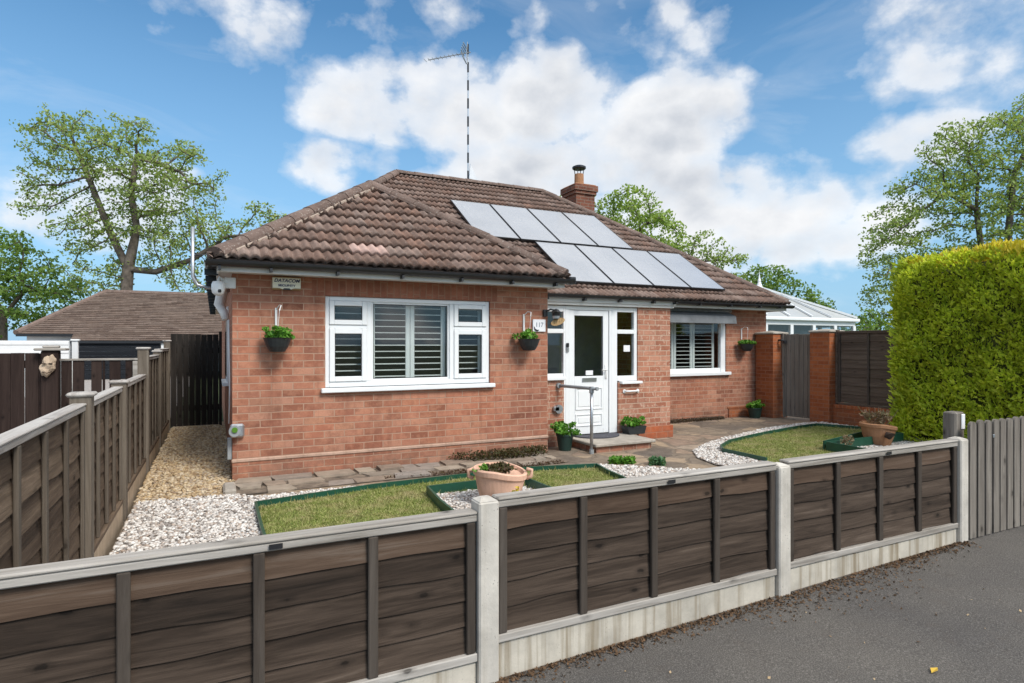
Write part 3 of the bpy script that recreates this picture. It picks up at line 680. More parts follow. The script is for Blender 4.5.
# right window
mb = MB(); yf = 9.13
mb.box(7.202, 7.262, yf, yf+.07, .95, 2.028, .006); mb.box(9.31, 9.438, yf-.01, yf+.07, .95, 2.028, .006); mb.box(7.262, 9.31, yf, yf+.07, 1.96, 2.028, .006); mb.box(7.262, 9.31, yf, yf+.07, .95, 1.03, .006); mb.box(7.72, 7.79, yf, yf+.07, 1.03, 1.96, .006)
win = mb.build('window', M['white'], house)
mb = MB(); mb.box(7.15, 9.52, 9.03, 9.15, .885, .95, .008); mb.build('sill', M['white'], win)
mb = MB(); mb.box(7.26, 7.72, yf+.03, yf+.037, 1.03, 1.96); mb.box(7.79, 9.31, yf+.03, yf+.037, 1.03, 1.96); mb.build('pane', M['glass'], win)
for a, b in ((7.27,7.7), (7.7,8.18), (8.19,8.67), (8.68,9.26)): shutter(win, a, b, 9.27, .97, 2.02, .055)
# side window frame on the passage wall
mb = MB(); mb.box(.16, .19, 9.3, 10.3, .98, 2.05, .004); sw = mb.build('window', M['white'], house); mb = MB(); mb.box(.152, .159, 9.38, 10.22, 1.06, 1.97); mb.build('pane', M['glass'], sw)
mb = MB(); mb.box(.10, .2, 9.25, 10.35, .93, .98, .006); mb.build('sill', M['white'], sw)
# porch glazing
yf = 7.67
mb = MB(); mb.box(4.19, 4.66, yf, yf+.07, 1.03, 1.08, .005); mb.box(4.19, 4.25, yf, yf+.07, 1.08, 2.05, .005); mb.box(4.25, 4.665, yf, yf+.07, 2.0, 2.09, .005); mb.box(4.665, 4.70, yf, yf+.07, .14, 2.09, .005); mb.box(4.25, 4.665, yf, yf+.07, 1.68, 1.745, .005)
wl_ = mb.build('sidelight', M['white'], house)
mb = MB(); mb.box(4.185, 4.67, 7.60, 7.69, .985, 1.03, .006); mb.build('sill', M['white'], wl_)
mb = MB(); mb.box(4.25, 4.665, yf+.03, yf+.036, 1.08, 2.0); mb.build('pane', M['glass'], wl_)
mb = MB(); mb.box(5.54, 5.645, yf, yf+.07, .14, 2.09, .005); mb.box(5.97, 6.03, yf, yf+.07, .94, 2.09, .005); mb.box(5.645, 5.97, yf, yf+.07, 2.02, 2.09, .005); mb.box(5.645, 5.97, yf, yf+.07, .94, 1.02, .005); mb.box(5.645, 5.97, yf, yf+.07, 1.68, 1.745, .005)
wr_ = mb.build('sidelight', M['white'], house)
mb = MB(); mb.box(5.68, 6.08, 7.585, 7.69, .895, .935, .006); mb.build('sill', M['white'], wr_)
mb = MB(); mb.box(5.645, 5.97, yf+.03, yf+.036, 1.02, 2.02); mb.build('pane', M['glass'], wr_)
mb = MB(); mb.box(4.70, 5.54, yf, yf+.07, 2.035, 2.09, .005); mb.box(4.70, 4.76, yf, yf+.07, .14, 2.035, .005); mb.box(5.49, 5.54, yf-.004, yf+.07, .14, 2.035, .005); mb.build('door_frame', M['white'], house)
mb = MB(); dy0 = yf+.012
mb.box(4.765, 4.865, dy0, dy0+.05, .15, 2.03, .004); mb.box(5.385, 5.485, dy0, dy0+.05, .15, 2.03, .004); mb.box(4.865, 5.385, dy0, dy0+.05, 1.95, 2.03, .004); mb.box(4.865, 5.385, dy0, dy0+.05, .15, 1.03, .004)
for z0, z1 in ((.27,.46), (.52,.86)): 
    frame(mb, 4.88, 5.37, z0, z1, dy0-.012, dy0+.004, .022, .004); mb.box(4.93, 5.32, dy0-.008, dy0+.003, z0+.05, z1-.05, .006)
door = mb.build('door', M['white'], house)
mb = MB(); mb.box(4.865, 5.385, dy0+.02, dy0+.026, 1.03, 1.95); mb.build('pane', M['glass'], door)
mb = MB(); frame(mb, 4.866, 5.384, 1.031, 1.949, dy0+.012, dy0+.018, .009, 0); mb.build('gasket', M['black'], door)
mb = MB(); mb.box(5.0, 5.26, dy0-.014, dy0-.002, .945, 1.005, .004); mb.build('letterbox', M['alu'], door)
mb = MB(); mb.box(5.415, 5.45, dy0-.01, dy0-.001, .98, 1.2, .003); mb.tube([(5.432, dy0-.01, 1.12), (5.432, dy0-.05, 1.12), (5.33, dy0-.05, 1.12)], .009, 8); mb.build('handle', M['white_rough'], door, smooth=True)

# roof tiles ---------------------------------------------------
def tiles(name, p0, udir, vdir, L, umin, umax, parent, mat, expo=.272, pitch=.112, skip=None, amp=.036):
    """rolled interlocking tiles: rows up the slope, each tile two rolls wide and an island of its own"""
    p0 = np.array(p0); ud = np.array(udir); vd = np.array(vdir); nd = np.cross(ud, vd); nd /= np.linalg.norm(nd)
    if nd[2] < 0: nd = -nd
    V = []; F = []; rows = int(math.ceil(L/expo - .05)); S = 16
    for r in range(rows):
        v0 = r*expo; v1 = min(L, v0+expo); a0, b0, a1, b1 = umin(v0), umax(v0), umin(v1), umax(v1)
        lo, hi = min(a0, a1), max(b0, b1); tw = pitch*2; jit = (r % 2)*pitch
        k0 = int(math.floor((lo-jit)/tw)); k1 = int(math.ceil((hi-jit)/tw))
        for k in range(k0, k1):
            u0 = k*tw + jit; us = u0 + np.linspace(0, tw*.995, S+1)
            if us[-1] <= lo or us[0] >= hi: continue
            if skip and skip(r, (us[0]+us[-1])/2): continue
            uc0 = np.clip(us, a0, b0); uc1 = np.clip(us, a1, b1)
            if np.ptp(uc0) < 1e-4 and np.ptp(uc1) < 1e-4: continue
            h = amp*(.5+.5*np.cos(2*math.pi*(us-u0)/pitch - math.pi))**.8
            tilt = .052 + rng.normal()*.0025; dv = rng.normal()*.003
            low = p0 + uc0[:,None]*ud + (v0-.03+dv)*vd + (h+tilt)[:,None]*nd
            up = p0 + uc1[:,None]*ud + v1*vd + (h+.006)[:,None]*nd
            lip = p0 + uc0[:,None]*ud + (v0-.006+dv)*vd + (h*.8+tilt-.052)[:,None]*nd
            b = len(V)*0 + sum(len(x) for x in V); V += [low, up, lip]; m = S+1
            for i in range(S):
                F.append((b+i, b+i+1, b+m+i+1, b+m+i)); F.append((b+2*m+i, b+2*m+i+1, b+i+1, b+i))
    return mesh_np(name, np.concatenate(V), np.array(F), mat, parent)
roof = MB(); 
WE, WX0, WX1, WEZ, SL = 6.97, .0, 4.30, 2.42, .672
AX, AY, AZ = 2.15, 9.18, 2.42+.672*2.21
RXL, RXR, RY, RZ, ME, MEZ = 3.65, 7.40, 13.2, 5.31, 8.75, 2.345
MX0, MX1 = .0, 10.86
# the sheathing under the tiles carries the roof part
dz = -.02
roof.add([(WX0,WE,WEZ+dz), (WX1,WE,WEZ+dz), (AX,AY,AZ+dz), (AX,11.3,AZ+dz), (WX0,11.3,WEZ+dz), (WX1,11.3,WEZ+dz)], [(0,1,2), (0,2,3,4), (1,5,3,2)])
roof.add([(MX0,ME,MEZ+dz), (MX1,ME,MEZ+dz), (RXR,RY,RZ+dz), (RXL,RY,RZ+dz), (MX0,17.65,MEZ+dz), (MX1,17.65,MEZ+dz)], [(0,1,2,3), (1,5,2), (5,4,3,2), (4,0,3)])
roof = roof.build('roof', M['roof'], house, fixn=False)
vL = math.hypot(1, SL); vd = np.array([0, 1, SL])/vL; Lw = (AY-WE)*vL
tiles('tiles', (0, WE, WEZ), (1,0,0), vd, Lw, lambda v: WX0 + (AX-WX0)*v/Lw, lambda v: WX1 + (AX-WX1)*v/Lw, roof, M['roof'],
      skip=lambda r, u: r == 1 and 1.45 < u < 1.80)
def pinkt():
    return tiles('replaced_tile', (0, WE, WEZ), (1,0,0), vd, Lw, lambda v: WX0 + (AX-WX0)*v/Lw, lambda v: WX1 + (AX-WX1)*v/Lw, roof, M['pink_tile'], skip=lambda r, u: not (r == 1 and 1.45 < u < 1.80))
pk = pinkt(); pk['label'] = 'paler pink replacement tile'
vd2 = np.array([1, 0, SL])/vL
tiles('tiles', (WX0, 0, WEZ), (0,1,0), vd2, Lw, lambda v: WE + (AY-WE)*v/Lw, lambda v: 11.2, roof, M['roof'])
vd3 = np.array([-1, 0, SL])/vL
tiles('tiles', (WX1, 0, WEZ), (0,1,0), vd3, Lw, lambda v: WE + (AY-WE)*v/Lw, lambda v: 9.3+v*.9, roof, M['roof'])
mv = np.array([0, RY-ME, RZ-MEZ]); Lm = np.linalg.norm(mv); mv = mv/Lm
tiles('tiles', (0, ME, MEZ), (1,0,0), mv, Lm, lambda v: max(MX0 + (RXL-MX0)*v/Lm, 1.3 if v < 2.2 else 0), lambda v: MX1 + (RXR-MX1)*v/Lm, roof, M['roof'])
rv = np.array([RXR-MX1, 0, RZ-MEZ]); Lr = np.linalg.norm(rv); rv = rv/Lr
tiles('tiles', (MX1, 0, MEZ), (0,1,0), rv, Lr, lambda v: ME + (RY-ME)*v/Lr, lambda v: 17.65 + (RY-17.65)*v/Lr, roof, M['roof'])
lv = np.array([RXL-MX0, 0, RZ-MEZ]); Ll = np.linalg.norm(lv); lv = lv/Ll
tiles('tiles', (MX0, 0, MEZ), (0,1,0), lv, Ll, lambda v: ME + 1.2 + (RY-ME-1.2)*v/Ll, lambda v: 17.65 + (RY-17.65)*v/Ll, roof, M['roof'])
bv = np.array([0, RY-17.65, RZ-MEZ]); Lb = np.linalg.norm(bv); bv = bv/Lb
tiles('tiles', (0, 17.65, MEZ), (1,0,0), bv, Lb, lambda v: MX0 + (RXL-MX0)*v/Lb, lambda v: MX1 + (RXR-MX1)*v/Lb, roof, M['roof'])
def caps(mb, mo, a, b, r=.105, seg=.40, mortar=True):
    a, b = Vector(a), Vector(b); d = b-a; L = d.length; d.normalize(); k = max(1, round(L/seg)); sl_ = L/k
    sd = d.cross(Vector((0,0,1))).normalized(); up = sd.cross(d)
    for i in range(k):
        p, q = a + d*(i*sl_), a + d*((i+1)*sl_ + .02); vs = []
        for P, rr in ((p, r*1.05), (q, r*.95)):
            for j in range(9):
                t_ = math.pi*j/8; vs.append(P + sd*math.cos(t_)*rr + up*(math.sin(t_)*rr*.85) )
        fs = [(j, j+1, j+10, j+9) for j in range(8)] + [tuple(range(9)), tuple(range(17, 8, -1))]
        mb.add(vs, fs)
    for sg in (-1, 1) if mortar else ():
        k_ = int(L/.17)
        for i in range(k_):
            q0 = a + d*(L*i/k_) + sd*sg*(r + .004 + random.uniform(-.008, .008)) - up*random.uniform(.012, .03); q1 = q0 + d*(L/k_*random.uniform(.8, 1.05)); mo.bar(q0, q1, random.uniform(.018, .034), .04, .008)
mb, mo = MB(), MB(); up_ = .03
for a, b in (((WX0+.02,WE+.02,WEZ), (AX,AY,AZ)), ((WX1-.02,WE+.02,WEZ), (AX,AY,AZ)), ((AX,AY,AZ), (AX,11.1,AZ)),
             ((MX1-.02,ME+.02,MEZ), (RXR,RY,RZ)), ((RXL,RY,RZ), (RXR,RY,RZ)), ((MX1-.02,17.6,MEZ), (RXR,RY,RZ)), ((MX0,17.6,MEZ), (RXL,RY,RZ)), ((1.2,ME+1.55,MEZ+1.07), (RXL,RY,RZ))):
    caps(mb, mo, (a[0], a[1], a[2]+up_), (b[0], b[1], b[2]+up_), mortar=(a[0] < .1 and b[0] == AX))
mb.build('ridge_tiles', M['ridge'], roof); mo.build('ridge_mortar', M['mortar'], roof)
# chimney on the right hip
mb = MB(); mb.box(8.22, 8.78, 12.9, 13.5, 3.6, 5.34); mb.box(8.18, 8.82, 12.86, 13.54, 5.34, 5.42, .01); mb.box(8.15, 8.85, 12.83, 13.57, 5.42, 5.58, .01)
ch = mb.build('chimney', M['brick_chim'], roof)
mb = MB(); mb.box(8.19, 8.81, 12.87, 13.53, 5.58, 5.61, .02); mb.lathe((8.5, 13.2, 5.61), [(.15,0), (.14,.03), (.125,.05), (.12,.32), (.0,.32)], 16); mb.build('chimney_pot', M['terracotta_dk'], ch)
mb = MB(); mb.lathe((8.5, 13.2, 5.92), [(.16,.14), (.18,.16), (.18,.2), (.12,.23), (0,.235)], 16)
for k in range(4): mb.tube([(8.5+.1*math.cos(k*1.57+.7), 13.2+.1*math.sin(k*1.57+.7), 5.86), (8.5+.13*math.cos(k*1.57+.7), 13.2+.13*math.sin(k*1.57+.7), 6.07)], .01, 4)
mb.build('cowl', M['black'], ch)
# eaves : fascia, soffit, gutters
def gutter_x(mb, x0, x1, y, z, r=.055):
    prof = []
    for k in range(9): t_ = math.pi + math.pi*k/8; prof.append((y + r*math.cos(t_), z + r*math.sin(t_)))
    for k in range(8, -1, -1): t_ = math.pi + math.pi*k/8; prof.append((y + (r-.008)*math.cos(t_), z + (r-.008)*math.sin(t_)))
    mb.prism(prof, 'x', x0, x1)
def gutter_y(mb, y0, y1, x, z, r=.055):
    prof = []
    for k in range(9): t_ = math.pi + math.pi*k/8; prof.append((x + r*math.cos(t_), z + r*math.sin(t_)))
    for k in range(8, -1, -1): t_ = math.pi + math.pi*k/8; prof.append((x + (r-.008)*math.cos(t_), z + (r-.008)*math.sin(t_)))
    mb.prism(prof, 'y', y0, y1)
mb = MB(); gutter_x(mb, -.08, 4.38, 6.945, 2.395, .066); gutter_y(mb, 6.96, 17.7, -.03, 2.395, .066); gutter_x(mb, 4.22, 10.92, 8.70, 2.325, .062); gutter_x(mb, 4.19, 6.78, 7.53, 2.25, .05)
for x in (4.3, 4.95, 5.6, 6.25, 6.7): mb.box(x-.02, x+.02, 7.50, 7.575, 2.165, 2.20)
for x in (.05, .55, 1.25, 2.0, 2.75, 3.45, 4.1): mb.box(x-.014, x+.014, 6.905, 7.0, 2.295, 2.332)
for k in range(14): y = 7.3+k*.75; mb.box(-.095, .04, y-.03, y+.03, 2.27, 2.335)
for x in (4.5, 5.25, 6.0, 6.75, 7.5, 8.3, 9.1, 9.9, 10.5): mb.box(x-.015, x+.015, 8.62, 8.74, 2.255, 2.288)
mb.box(4.30, 4.40, 6.9, 7.02, 2.33, 2.43, .01)
mb.build('gutter', M['black'], house)
mb = MB(); mb.box(.035, 4.28, 7.005, 7.03, 2.283, 2.40, .004); mb.box(.025, .053, 7.03, 17.3, 2.283, 2.40, .004); mb.box(4.255, 4.28, 7.03, 8.75, 2.29, 2.40, .004)
mb.box(4.29, 10.82, 8.765, 8.79, 2.215, 2.32, .004); mb.box(10.795, 10.82, 8.79, 17.5, 2.215, 2.32, .004)
mb.build('fascia', M['fascia'], house)
mb = MB(); mb.box(.053, 4.255, 7.03, 7.298, 2.298, 2.308); mb.box(.053, .178, 7.3, 17.2, 2.298, 2.308); mb.box(4.184, 4.255, 7.3, 8.75, 2.298, 2.308); mb.box(4.3, 10.795, 8.79, 9.098, 2.225, 2.235); mb.build('soffit', M['fascia'], house)
# rainwater pipe with swan neck on the left return
mb = MB(); mb.tube([(.10, 7.62, 2.24), (.08, 7.64, 2.15), (.05, 7.72, 1.98), (.10, 7.68, 1.88), (.12, 7.66, 1.80)], [.03,.05,.055,.045,.04], 10); mb.build('pipe_wrap', M['white_rough'], house, smooth=True)
mb = MB(); mb.tube([(.15, 7.6, 1.8), (.16, 7.6, 1.0), (.15, 7.5, .62)], .008, 6); mb.build('cable', M['white_rough'], house, smooth=True)
mb = MB(); mb.box(.13, .178, 7.32, 7.39, .24, .48, .006); mb.build('cable_duct', M['greypaint'], house)
mb = MB(); mb.box(6.9, 9.3, 8.99, 9.098, -.05, .05, .02); mb.build('wall_footing', M['soil'], house)

# solar panels (bolted on rails) : four above, four below
def panel(u0, u1, y0, y1, label):
    def Pz(y): return MEZ + (RZ-MEZ)*(y-ME)/(RY-ME)
    nv = Vector((0, -(RZ-MEZ), RY-ME)).normalized(); c = Vector(((u0+u1)/2, (y0+y1)/2, Pz((y0+y1)/2))) + nv*.115
    vdv = Vector((0, RY-ME, RZ-MEZ)).normalized(); m = Matrix((Vector((1,0,0)), vdv, nv)).transposed(); H_ = (y1-y0)/vdv.y
    root = thing('solar_panel', label, 'solar panel', (c.x, c.y, c.z), 'solar panels on the roof'); w_ = u1-u0
    mb = MB(); f = .018
    for sx_, sy_, a, b in ((0, -H_/2+f/2, w_, f), (0, H_/2-f/2, w_, f), (-w_/2+f/2, 0, f, H_-2*f), (w_/2-f/2, 0, f, H_-2*f)):
        mb.obox(c + m @ Vector((sx_, sy_, 0)), (a, b, .04), m, .003)
    mb.build('frame', M['black'], root)
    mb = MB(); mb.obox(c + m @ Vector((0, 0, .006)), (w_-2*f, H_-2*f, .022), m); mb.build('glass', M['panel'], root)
    for sy_ in (-H_*.28, H_*.28): MB().obox(c + m @ Vector((0, sy_, -.045)), (w_*.98, .04, .045), m).build('rail', M['black'], root)
words = ['leftmost', 'second from left', 'third from left', 'rightmost']
for i in range(4):
    a = 4.42 + i*.905; panel(a, a+.885, 10.40, 11.88, 'solar panel in the upper row, ' + words[i] + ' of four')
for i in range(4):
    a = 5.60 + i*.915; panel(a, a+.895, 9.0, 10.35, 'solar panel in the lower row, ' + words[i] + ' of four')

# television aerial at the ridge
t_ = thing('television_aerial', 'tall thin aerial mast with banded pole standing on the roof ridge', 'aerial', (5.41, 13.25, 5.4))
mb = MB(); z = 5.4
while z < 8.5: mb.tube([(5.41,13.25,z), (5.41,13.25,z+.24)], .022, 6); z += .43
mb.build('dark_band', M['black'], t_)
mb = MB(); mb.tube([(5.41,13.25,5.3), (5.41,13.25,8.55)], .0165, 6); mb.build('mast', M['alu'], t_)
mb = MB(); e = Vector((5.36, 13.22, 8.42)); d = Vector((-.62, .45, -.075)).normalized(); s_ = Vector((.45, .62, 0)).normalized()
mb.tube([e + d*-.1, e + d*.95], .012, 6)
for k in range(9): q = e + d*(.22+k*.1); mb.tube([q - s_*.12 + Vector((0,0,-.02)), q + s_*.12 + Vector((0,0,.02))], .006, 4)
for sg in (-1, 1):
    for k in range(4): q = e + d*(.1-.02*k) + Vector((0,0,sg*(.03+.05*k))); mb.tube([q - s_*.16, q + s_*.16], .012, 4)
    mb.tube([e, e + d*-.02 + Vector((0,0,sg*.26))], .009, 4)
mb.build('antenna', M['greypaint'], t_)
mb = MB(); mb.add([(5.44,13.25,5.46), (5.66,13.25,5.44), (5.47,13.25,5.82), (5.44,13.28,5.46), (5.66,13.28,5.44), (5.47,13.28,5.82)], [(0,1,2), (5,4,3), (0,3,4,1), (1,4,5,2), (2,5,3,0)]); mb.build('mast_bracket', M['alu'], t_)
# pole on the left eaves
t_ = thing('bracket_pole', 'bare galvanised pole on a bent bracket at the left eaves', 'pole', (-.2, 8.4, 2.3))
mb = MB(); mb.tube([(-.24,8.48,2.98), (-.24,8.48,2.36), (-.19,8.48,2.26), (-.08,8.48,2.23), (.18,8.48,2.2)], .022, 8); mb.build('pole', M['galv'], t_, smooth=True)
mb = MB(); mb.tube([(-.24,8.48,2.62), (-.05,8.50,2.66), (.0,8.5,2.5)], .008, 6); mb.build('cable', M['black'], t_, smooth=True)

# ------------------------------------------------------------------ fixtures on the house
def text(parent, s, loc, size, mat, name='lettering', rot=(R(90),0,0), shear=0.0, sx_=1.0, ext=.002):
    cu = bpy.data.curves.new(name, 'FONT'); cu.body = s; cu.size = size; cu.align_x = 'CENTER'; cu.align_y = 'CENTER'; cu.shear = shear; cu.extrude = ext; cu.offset = .0012
    o = bpy.data.objects.new(name, cu); C.objects.link(o)
    dg = bpy.context.evaluated_depsgraph_get(); me = bpy.data.meshes.new_from_object(o.evaluated_get(dg)); bpy.data.objects.remove(o)
    o = bpy.data.objects.new(name, me); me.materials.clear(); me.materials.append(mat); C.objects.link(o); o.parent = parent; o.location = Vector(loc) - OFF[parent]; o.rotation_euler = rot; o.scale = (sx_, 1, 1); OFF[o] = OFF[parent]
    return o
t_ = thing('alarm_box', 'cream alarm box with navy lettering high on the front wall', 'alarm', (.74, 7.3, 2.15))
mb = MB(); mb.prism([(.59,2.155), (.66,2.155), (.70,2.14), (.78,2.14), (.82,2.155), (.89,2.155), (.89,2.27), (.59,2.27)], 'y', 7.245, 7.298); mb.build('case', M['cream'], t_)
mb = MB(); mb.prism([(.695,2.137), (.785,2.137), (.77,2.152), (.71,2.152)], 'y', 7.24, 7.285); mb.build('lamp', M['black'], t_)
mb = MB(); mb.box(.585, .895, 7.26, 7.299, 2.137, 2.152, .004); mb.box(.585, .895, 7.265, 7.299, 2.271, 2.282); mb.build('backplate', M['tanwood'], t_)
text(t_, 'DATACOM', (.74, 7.243, 2.238), .052, M['navy'], shear=.25, sx_=1.05); text(t_, 'SECURITY', (.74, 7.243, 2.183), .032, M['navy'], sx_=1.3)
t_ = thing('security_camera', 'white dome security camera bracketed to the left house corner', 'camera', (.1, 7.3, 2.1))
mb = MB(); mb.box(.10, .215, 7.262, 7.298, 2.13, 2.25, .008); mb.tube([(.12, 7.28, 2.2), (.05, 7.26, 2.24), (.04, 7.24, 2.2)], .02, 8); mb.build('bracket', M['white_rough'], t_)
mb = MB(); mb.lathe((.04, 7.22, 2.11), [(0,-.07), (.035,-.062), (.058,-.04), (.068,0), (.068,.05), (.055,.085), (0,.095)], 18); mb.build('dome', M['white'], t_, smooth=True)
mb = MB(); mb.obox((.053, 7.156, 2.09), (.035, .02, .035), Matrix.Identity(3), .008); mb.build('lens', M['black'], t_)
t_ = thing('hose_reel', 'grey round hose connector box low on the left house corner', 'socket', (.2, 7.28, .56))
mb = MB(); mb.box(.155, .30, 7.235, 7.297, .49, .64, .02); mb.build('box', M['galv'], t_)
mb = MB(); mb.tube([(.20, 7.18, .57), (.20, 7.24, .57)], .06, 14); mb.build('dial', M['greypaint'], t_)
mb = MB(); mb.tube([(.20, 7.165, .585), (.20, 7.181, .585)], .03, 10); mb.build('cap', M['leaf_bright'], t_)
# house number, lantern, plaque
t_ = thing('house_number', 'white ceramic house number tile beside the porch', 'sign', (4.03, 7.3, 1.7))
mb = MB(); mb.box(3.935, 4.135, 7.275, 7.298, 1.69, 1.86, .004); mb.build('tile', M['signwhite'], t_)
text(t_, '117', (4.035, 7.273, 1.785), .085, M['inkgrey'])
mb = MB(); mb.tube([(3.95,7.272,1.76), (3.965,7.272,1.72), (4.0,7.272,1.705), (4.03,7.272,1.715)], [.004,.012,.012,.003], 6); mb.build('motif', M['black'], t_)
t_ = thing('wall_lantern', 'small black lantern at the front wall edge above the house number', 'lantern', (4.15, 7.3, 1.93))
mb = MB(); mb.box(4.10, 4.16, 7.26, 7.298, 1.90, 2.0, .005); mb.tube([(4.13,7.27,1.97), (4.17,7.2,2.0), (4.24,7.17,1.98)], .012, 6); mb.lathe((4.24,7.17,1.86), [(.03,0), (.045,.01), (.06,.09), (.075,.1), (.03,.14), (0,.15)], 10); mb.build('body', M['black'], t_)
mb = MB(); mb.lathe((4.24,7.17,1.872), [(.047,0), (.057,.07)], 10); mb.build('pane', M['galv'], t_)
t_ = thing('owl_plaque', 'carved tan leaf shaped plaque hanging under the lantern', 'ornament', (4.29, 7.2, 1.83))
mb = MB(); pts = []
for k in range(20):
    a = 2*math.pi*k/20; pts.append((4.285 + .11*math.cos(a), 1.83 + .05*math.sin(a) + .028*math.cos(a)))
mb.prism(pts, 'y', 7.19, 7.21)
for k in range(4): mb.tube([(4.225+k*.04, 7.188, 1.805+k*.01), (4.235+k*.04, 7.186, 1.845+k*.012)], .006, 5)
mb.build('carving', M['tanwood'], t_)
mb = MB(); mb.tube([(4.25,7.19,1.86), (4.22,7.18,1.90)], .004, 4); mb.build('hook', M['black'], t_)
# door furniture that is stuck on
t_ = thing('doorbell', 'black and silver video doorbell on the white door frame', 'doorbell', (4.73, 7.67, 1.45))
mb = MB(); mb.box(4.705, 4.752, 7.645, 7.669, 1.40, 1.47, .008); mb.build('speaker', M['alu'], t_); mb = MB(); mb.box(4.705, 4.752, 7.643, 7.669, 1.471, 1.535, .008); mb.build('lens', M['black'], t_)
o = MB().box(5.07, 5.20, 7.685, 7.69, 1.045, 1.115).build('door_notice', M['signwhite']); tag(o, 'small white notice at the bottom of the door glass', 'notice')
o = MB().box(5.78, 5.90, 7.685, 7.69, 1.40, 1.50).build('window_notice', M['signwhite']); tag(o, 'small white notice in the right porch sidelight', 'notice')
t_ = thing('grab_rail', 'short white grab handle on brick under the right sidelight', 'handle', (5.92, 7.63, .78))
mb = MB(); mb.tube([(5.76,7.64,.78), (5.78,7.60,.78), (6.0,7.60,.78), (6.02,7.64,.78)], .014, 8); mb.build('bar', M['white'], t_, smooth=True)
mb = MB(); mb.tube([(5.76,7.649,.78), (5.76,7.635,.78)], .03, 10); mb.build('mount', M['white'], t_); mb = MB(); mb.tube([(6.02,7.649,.78), (6.02,7.635,.78)], .03, 10); mb.build('mount', M['white'], t_)
t_ = thing('outside_tap_box', 'grey round fitting on brick beside the white front door', 'socket', (4.5, 7.6, .56))
mb = MB(); mb.tube([(4.55,7.652,.56), (4.55,7.60,.56)], .065, 16); mb.box(4.46, 4.56, 7.6, 7.65, .53, .60, .01); mb.build('box', M['galv'], t_)
t_ = thing('handrail', 'grey tubular handrail with one post beside the front step', 'handrail', (4.8, 7.0, 0))
mb = MB(); mb.tube([(4.56,7.64,.905), (4.60,7.45,.905), (4.66,7.05,.905), (4.70,6.86,.905)], .024, 10); mb.build('rail', M['greypaint'], t_, smooth=True)
mb = MB(); mb.tube([(4.68,6.95,0), (4.68,6.95,.90)], .022, 10); mb.build('post', M['galv'], t_, smooth=True)
mb = MB(); mb.tube([(4.68,6.95,.84), (4.68,6.95,.93)], .033, 10); mb.tube([(4.68,6.95,0), (4.68,6.95,.06)], .033, 10); mb.tube([(4.70,6.865,.905), (4.706,6.84,.905)], .027, 10); mb.tube([(4.555,7.65,.905), (4.56,7.61,.905)], .04, 10); mb.build('clamp', M['greypaint'], t_)
# step and mat
t_ = thing('doorstep', 'concrete slab doorstep on a brick base below the white door', 'step', (5.1, 7.3, 0))
mb = MB(); mb.box(4.76, 5.72, 6.95, 7.648, -.02, .085); mb.build('brick_base', M['brick_porch'], t_)
mb = MB(); mb.box(4.72, 5.77, 6.90, 7.648, .086, .13, .01); mb.build('slab', M['slab'], t_)
pts = [(5.2 + .38*math.cos(math.pi + math.pi*k/16), 7.63 + .34*math.sin(math.pi + math.pi*k/16)) for k in range(17)]
mb = MB(); mb.prism(pts, 'z', .131, .148); o = mb.build('doormat', M['mat']); tag(o, 'grey half round doormat on the concrete step', 'doormat')
# awning over the right window
t_ = thing('window_awning', 'dark grey fabric canopy over the right hand window', 'awning', (8.5, 9.0, 2.1))
mb = MB(); mb.prism([(9.09,2.18), (8.86,2.08), (8.84,1.93), (8.85,1.925), (8.875,2.07), (9.09,2.165)], 'x', 7.15, 9.46); mb.build('canopy', M['awning'], t_)
mb = MB(); mb.tube([(7.1,9.04,2.19), (9.5,9.04,2.19)], .035, 8); mb.tube([(9.42,9.06,1.95), (9.44,8.86,2.06)], .012, 6); mb.tube([(7.2,9.06,1.95), (7.18,8.86,2.06)], .012, 6); mb.build('support', M['galv'], t_)

# plants in hanging baskets and pots
def plant_leaves(c, r, n, size, mat, parent, name='plant', up=.3):
    r = np.array(r); P = [clump(c, r*.8, n//2)]
    for k in range(7):
        q = rng.normal(size=3); q /= np.linalg.norm(q); q[2] = abs(q[2])*rng.choice((1, 1, -.6)); P.append(clump(np.array(c) + q*r*rng.uniform(.6, 1.05), r*rng.uniform(.22, .42), n//11))
    P = np.concatenate(P); V, F = leaves_arr(P, size, np.array([0,-.2,up+.5]), .6, .7); return mesh_np(name, V, F, mat, parent)
def basket(x, y, z, label, s=1.0):
    root = thing('hanging_basket', label, 'hanging basket', (x, y-.16*s, z), 'hanging baskets on the house front')
    mb = MB(); mb.lathe((x, y-.16*s, z), [(.03*s,0), (.08*s,.005), (.115*s,.06*s), (.15*s,.16*s), (.155*s,.16*s), (.145*s,.145*s), (0,.14*s)], 18); mb.build('bowl', M['planter'], root)
    mb = MB(); mb.box(x-.012, x+.012, y-.014, y-.002, z+.26*s, z+.50*s); mb.tube([(x,y-.01,z+.48*s), (x+.03*s,y-.06*s,z+.53*s), (x+.04*s,y-.14*s,z+.52*s), (x+.02,y-.17*s,z+.46*s)], .006, 5); mb.tube([(x+.02,y-.17*s,z+.46*s), (x,y-.16*s,z+.17*s)], .003, 4); mb.build('bracket', M['white_rough'], root)
    plant_leaves((x, y-.16*s, z+.19*s), (.17*s, .17*s, .085*s), 420, .05*s, M['leaf_bright'], root)
    return root
basket(.63, 7.298, 1.43, 'hanging basket of green leaves left of the big window')
basket(3.80, 7.298, 1.43, 'hanging basket of green leaves between the big window and the porch')
basket(9.86, 9.098, 1.37, 'hanging basket by the brick gate pillar, right of the awning window', .95)
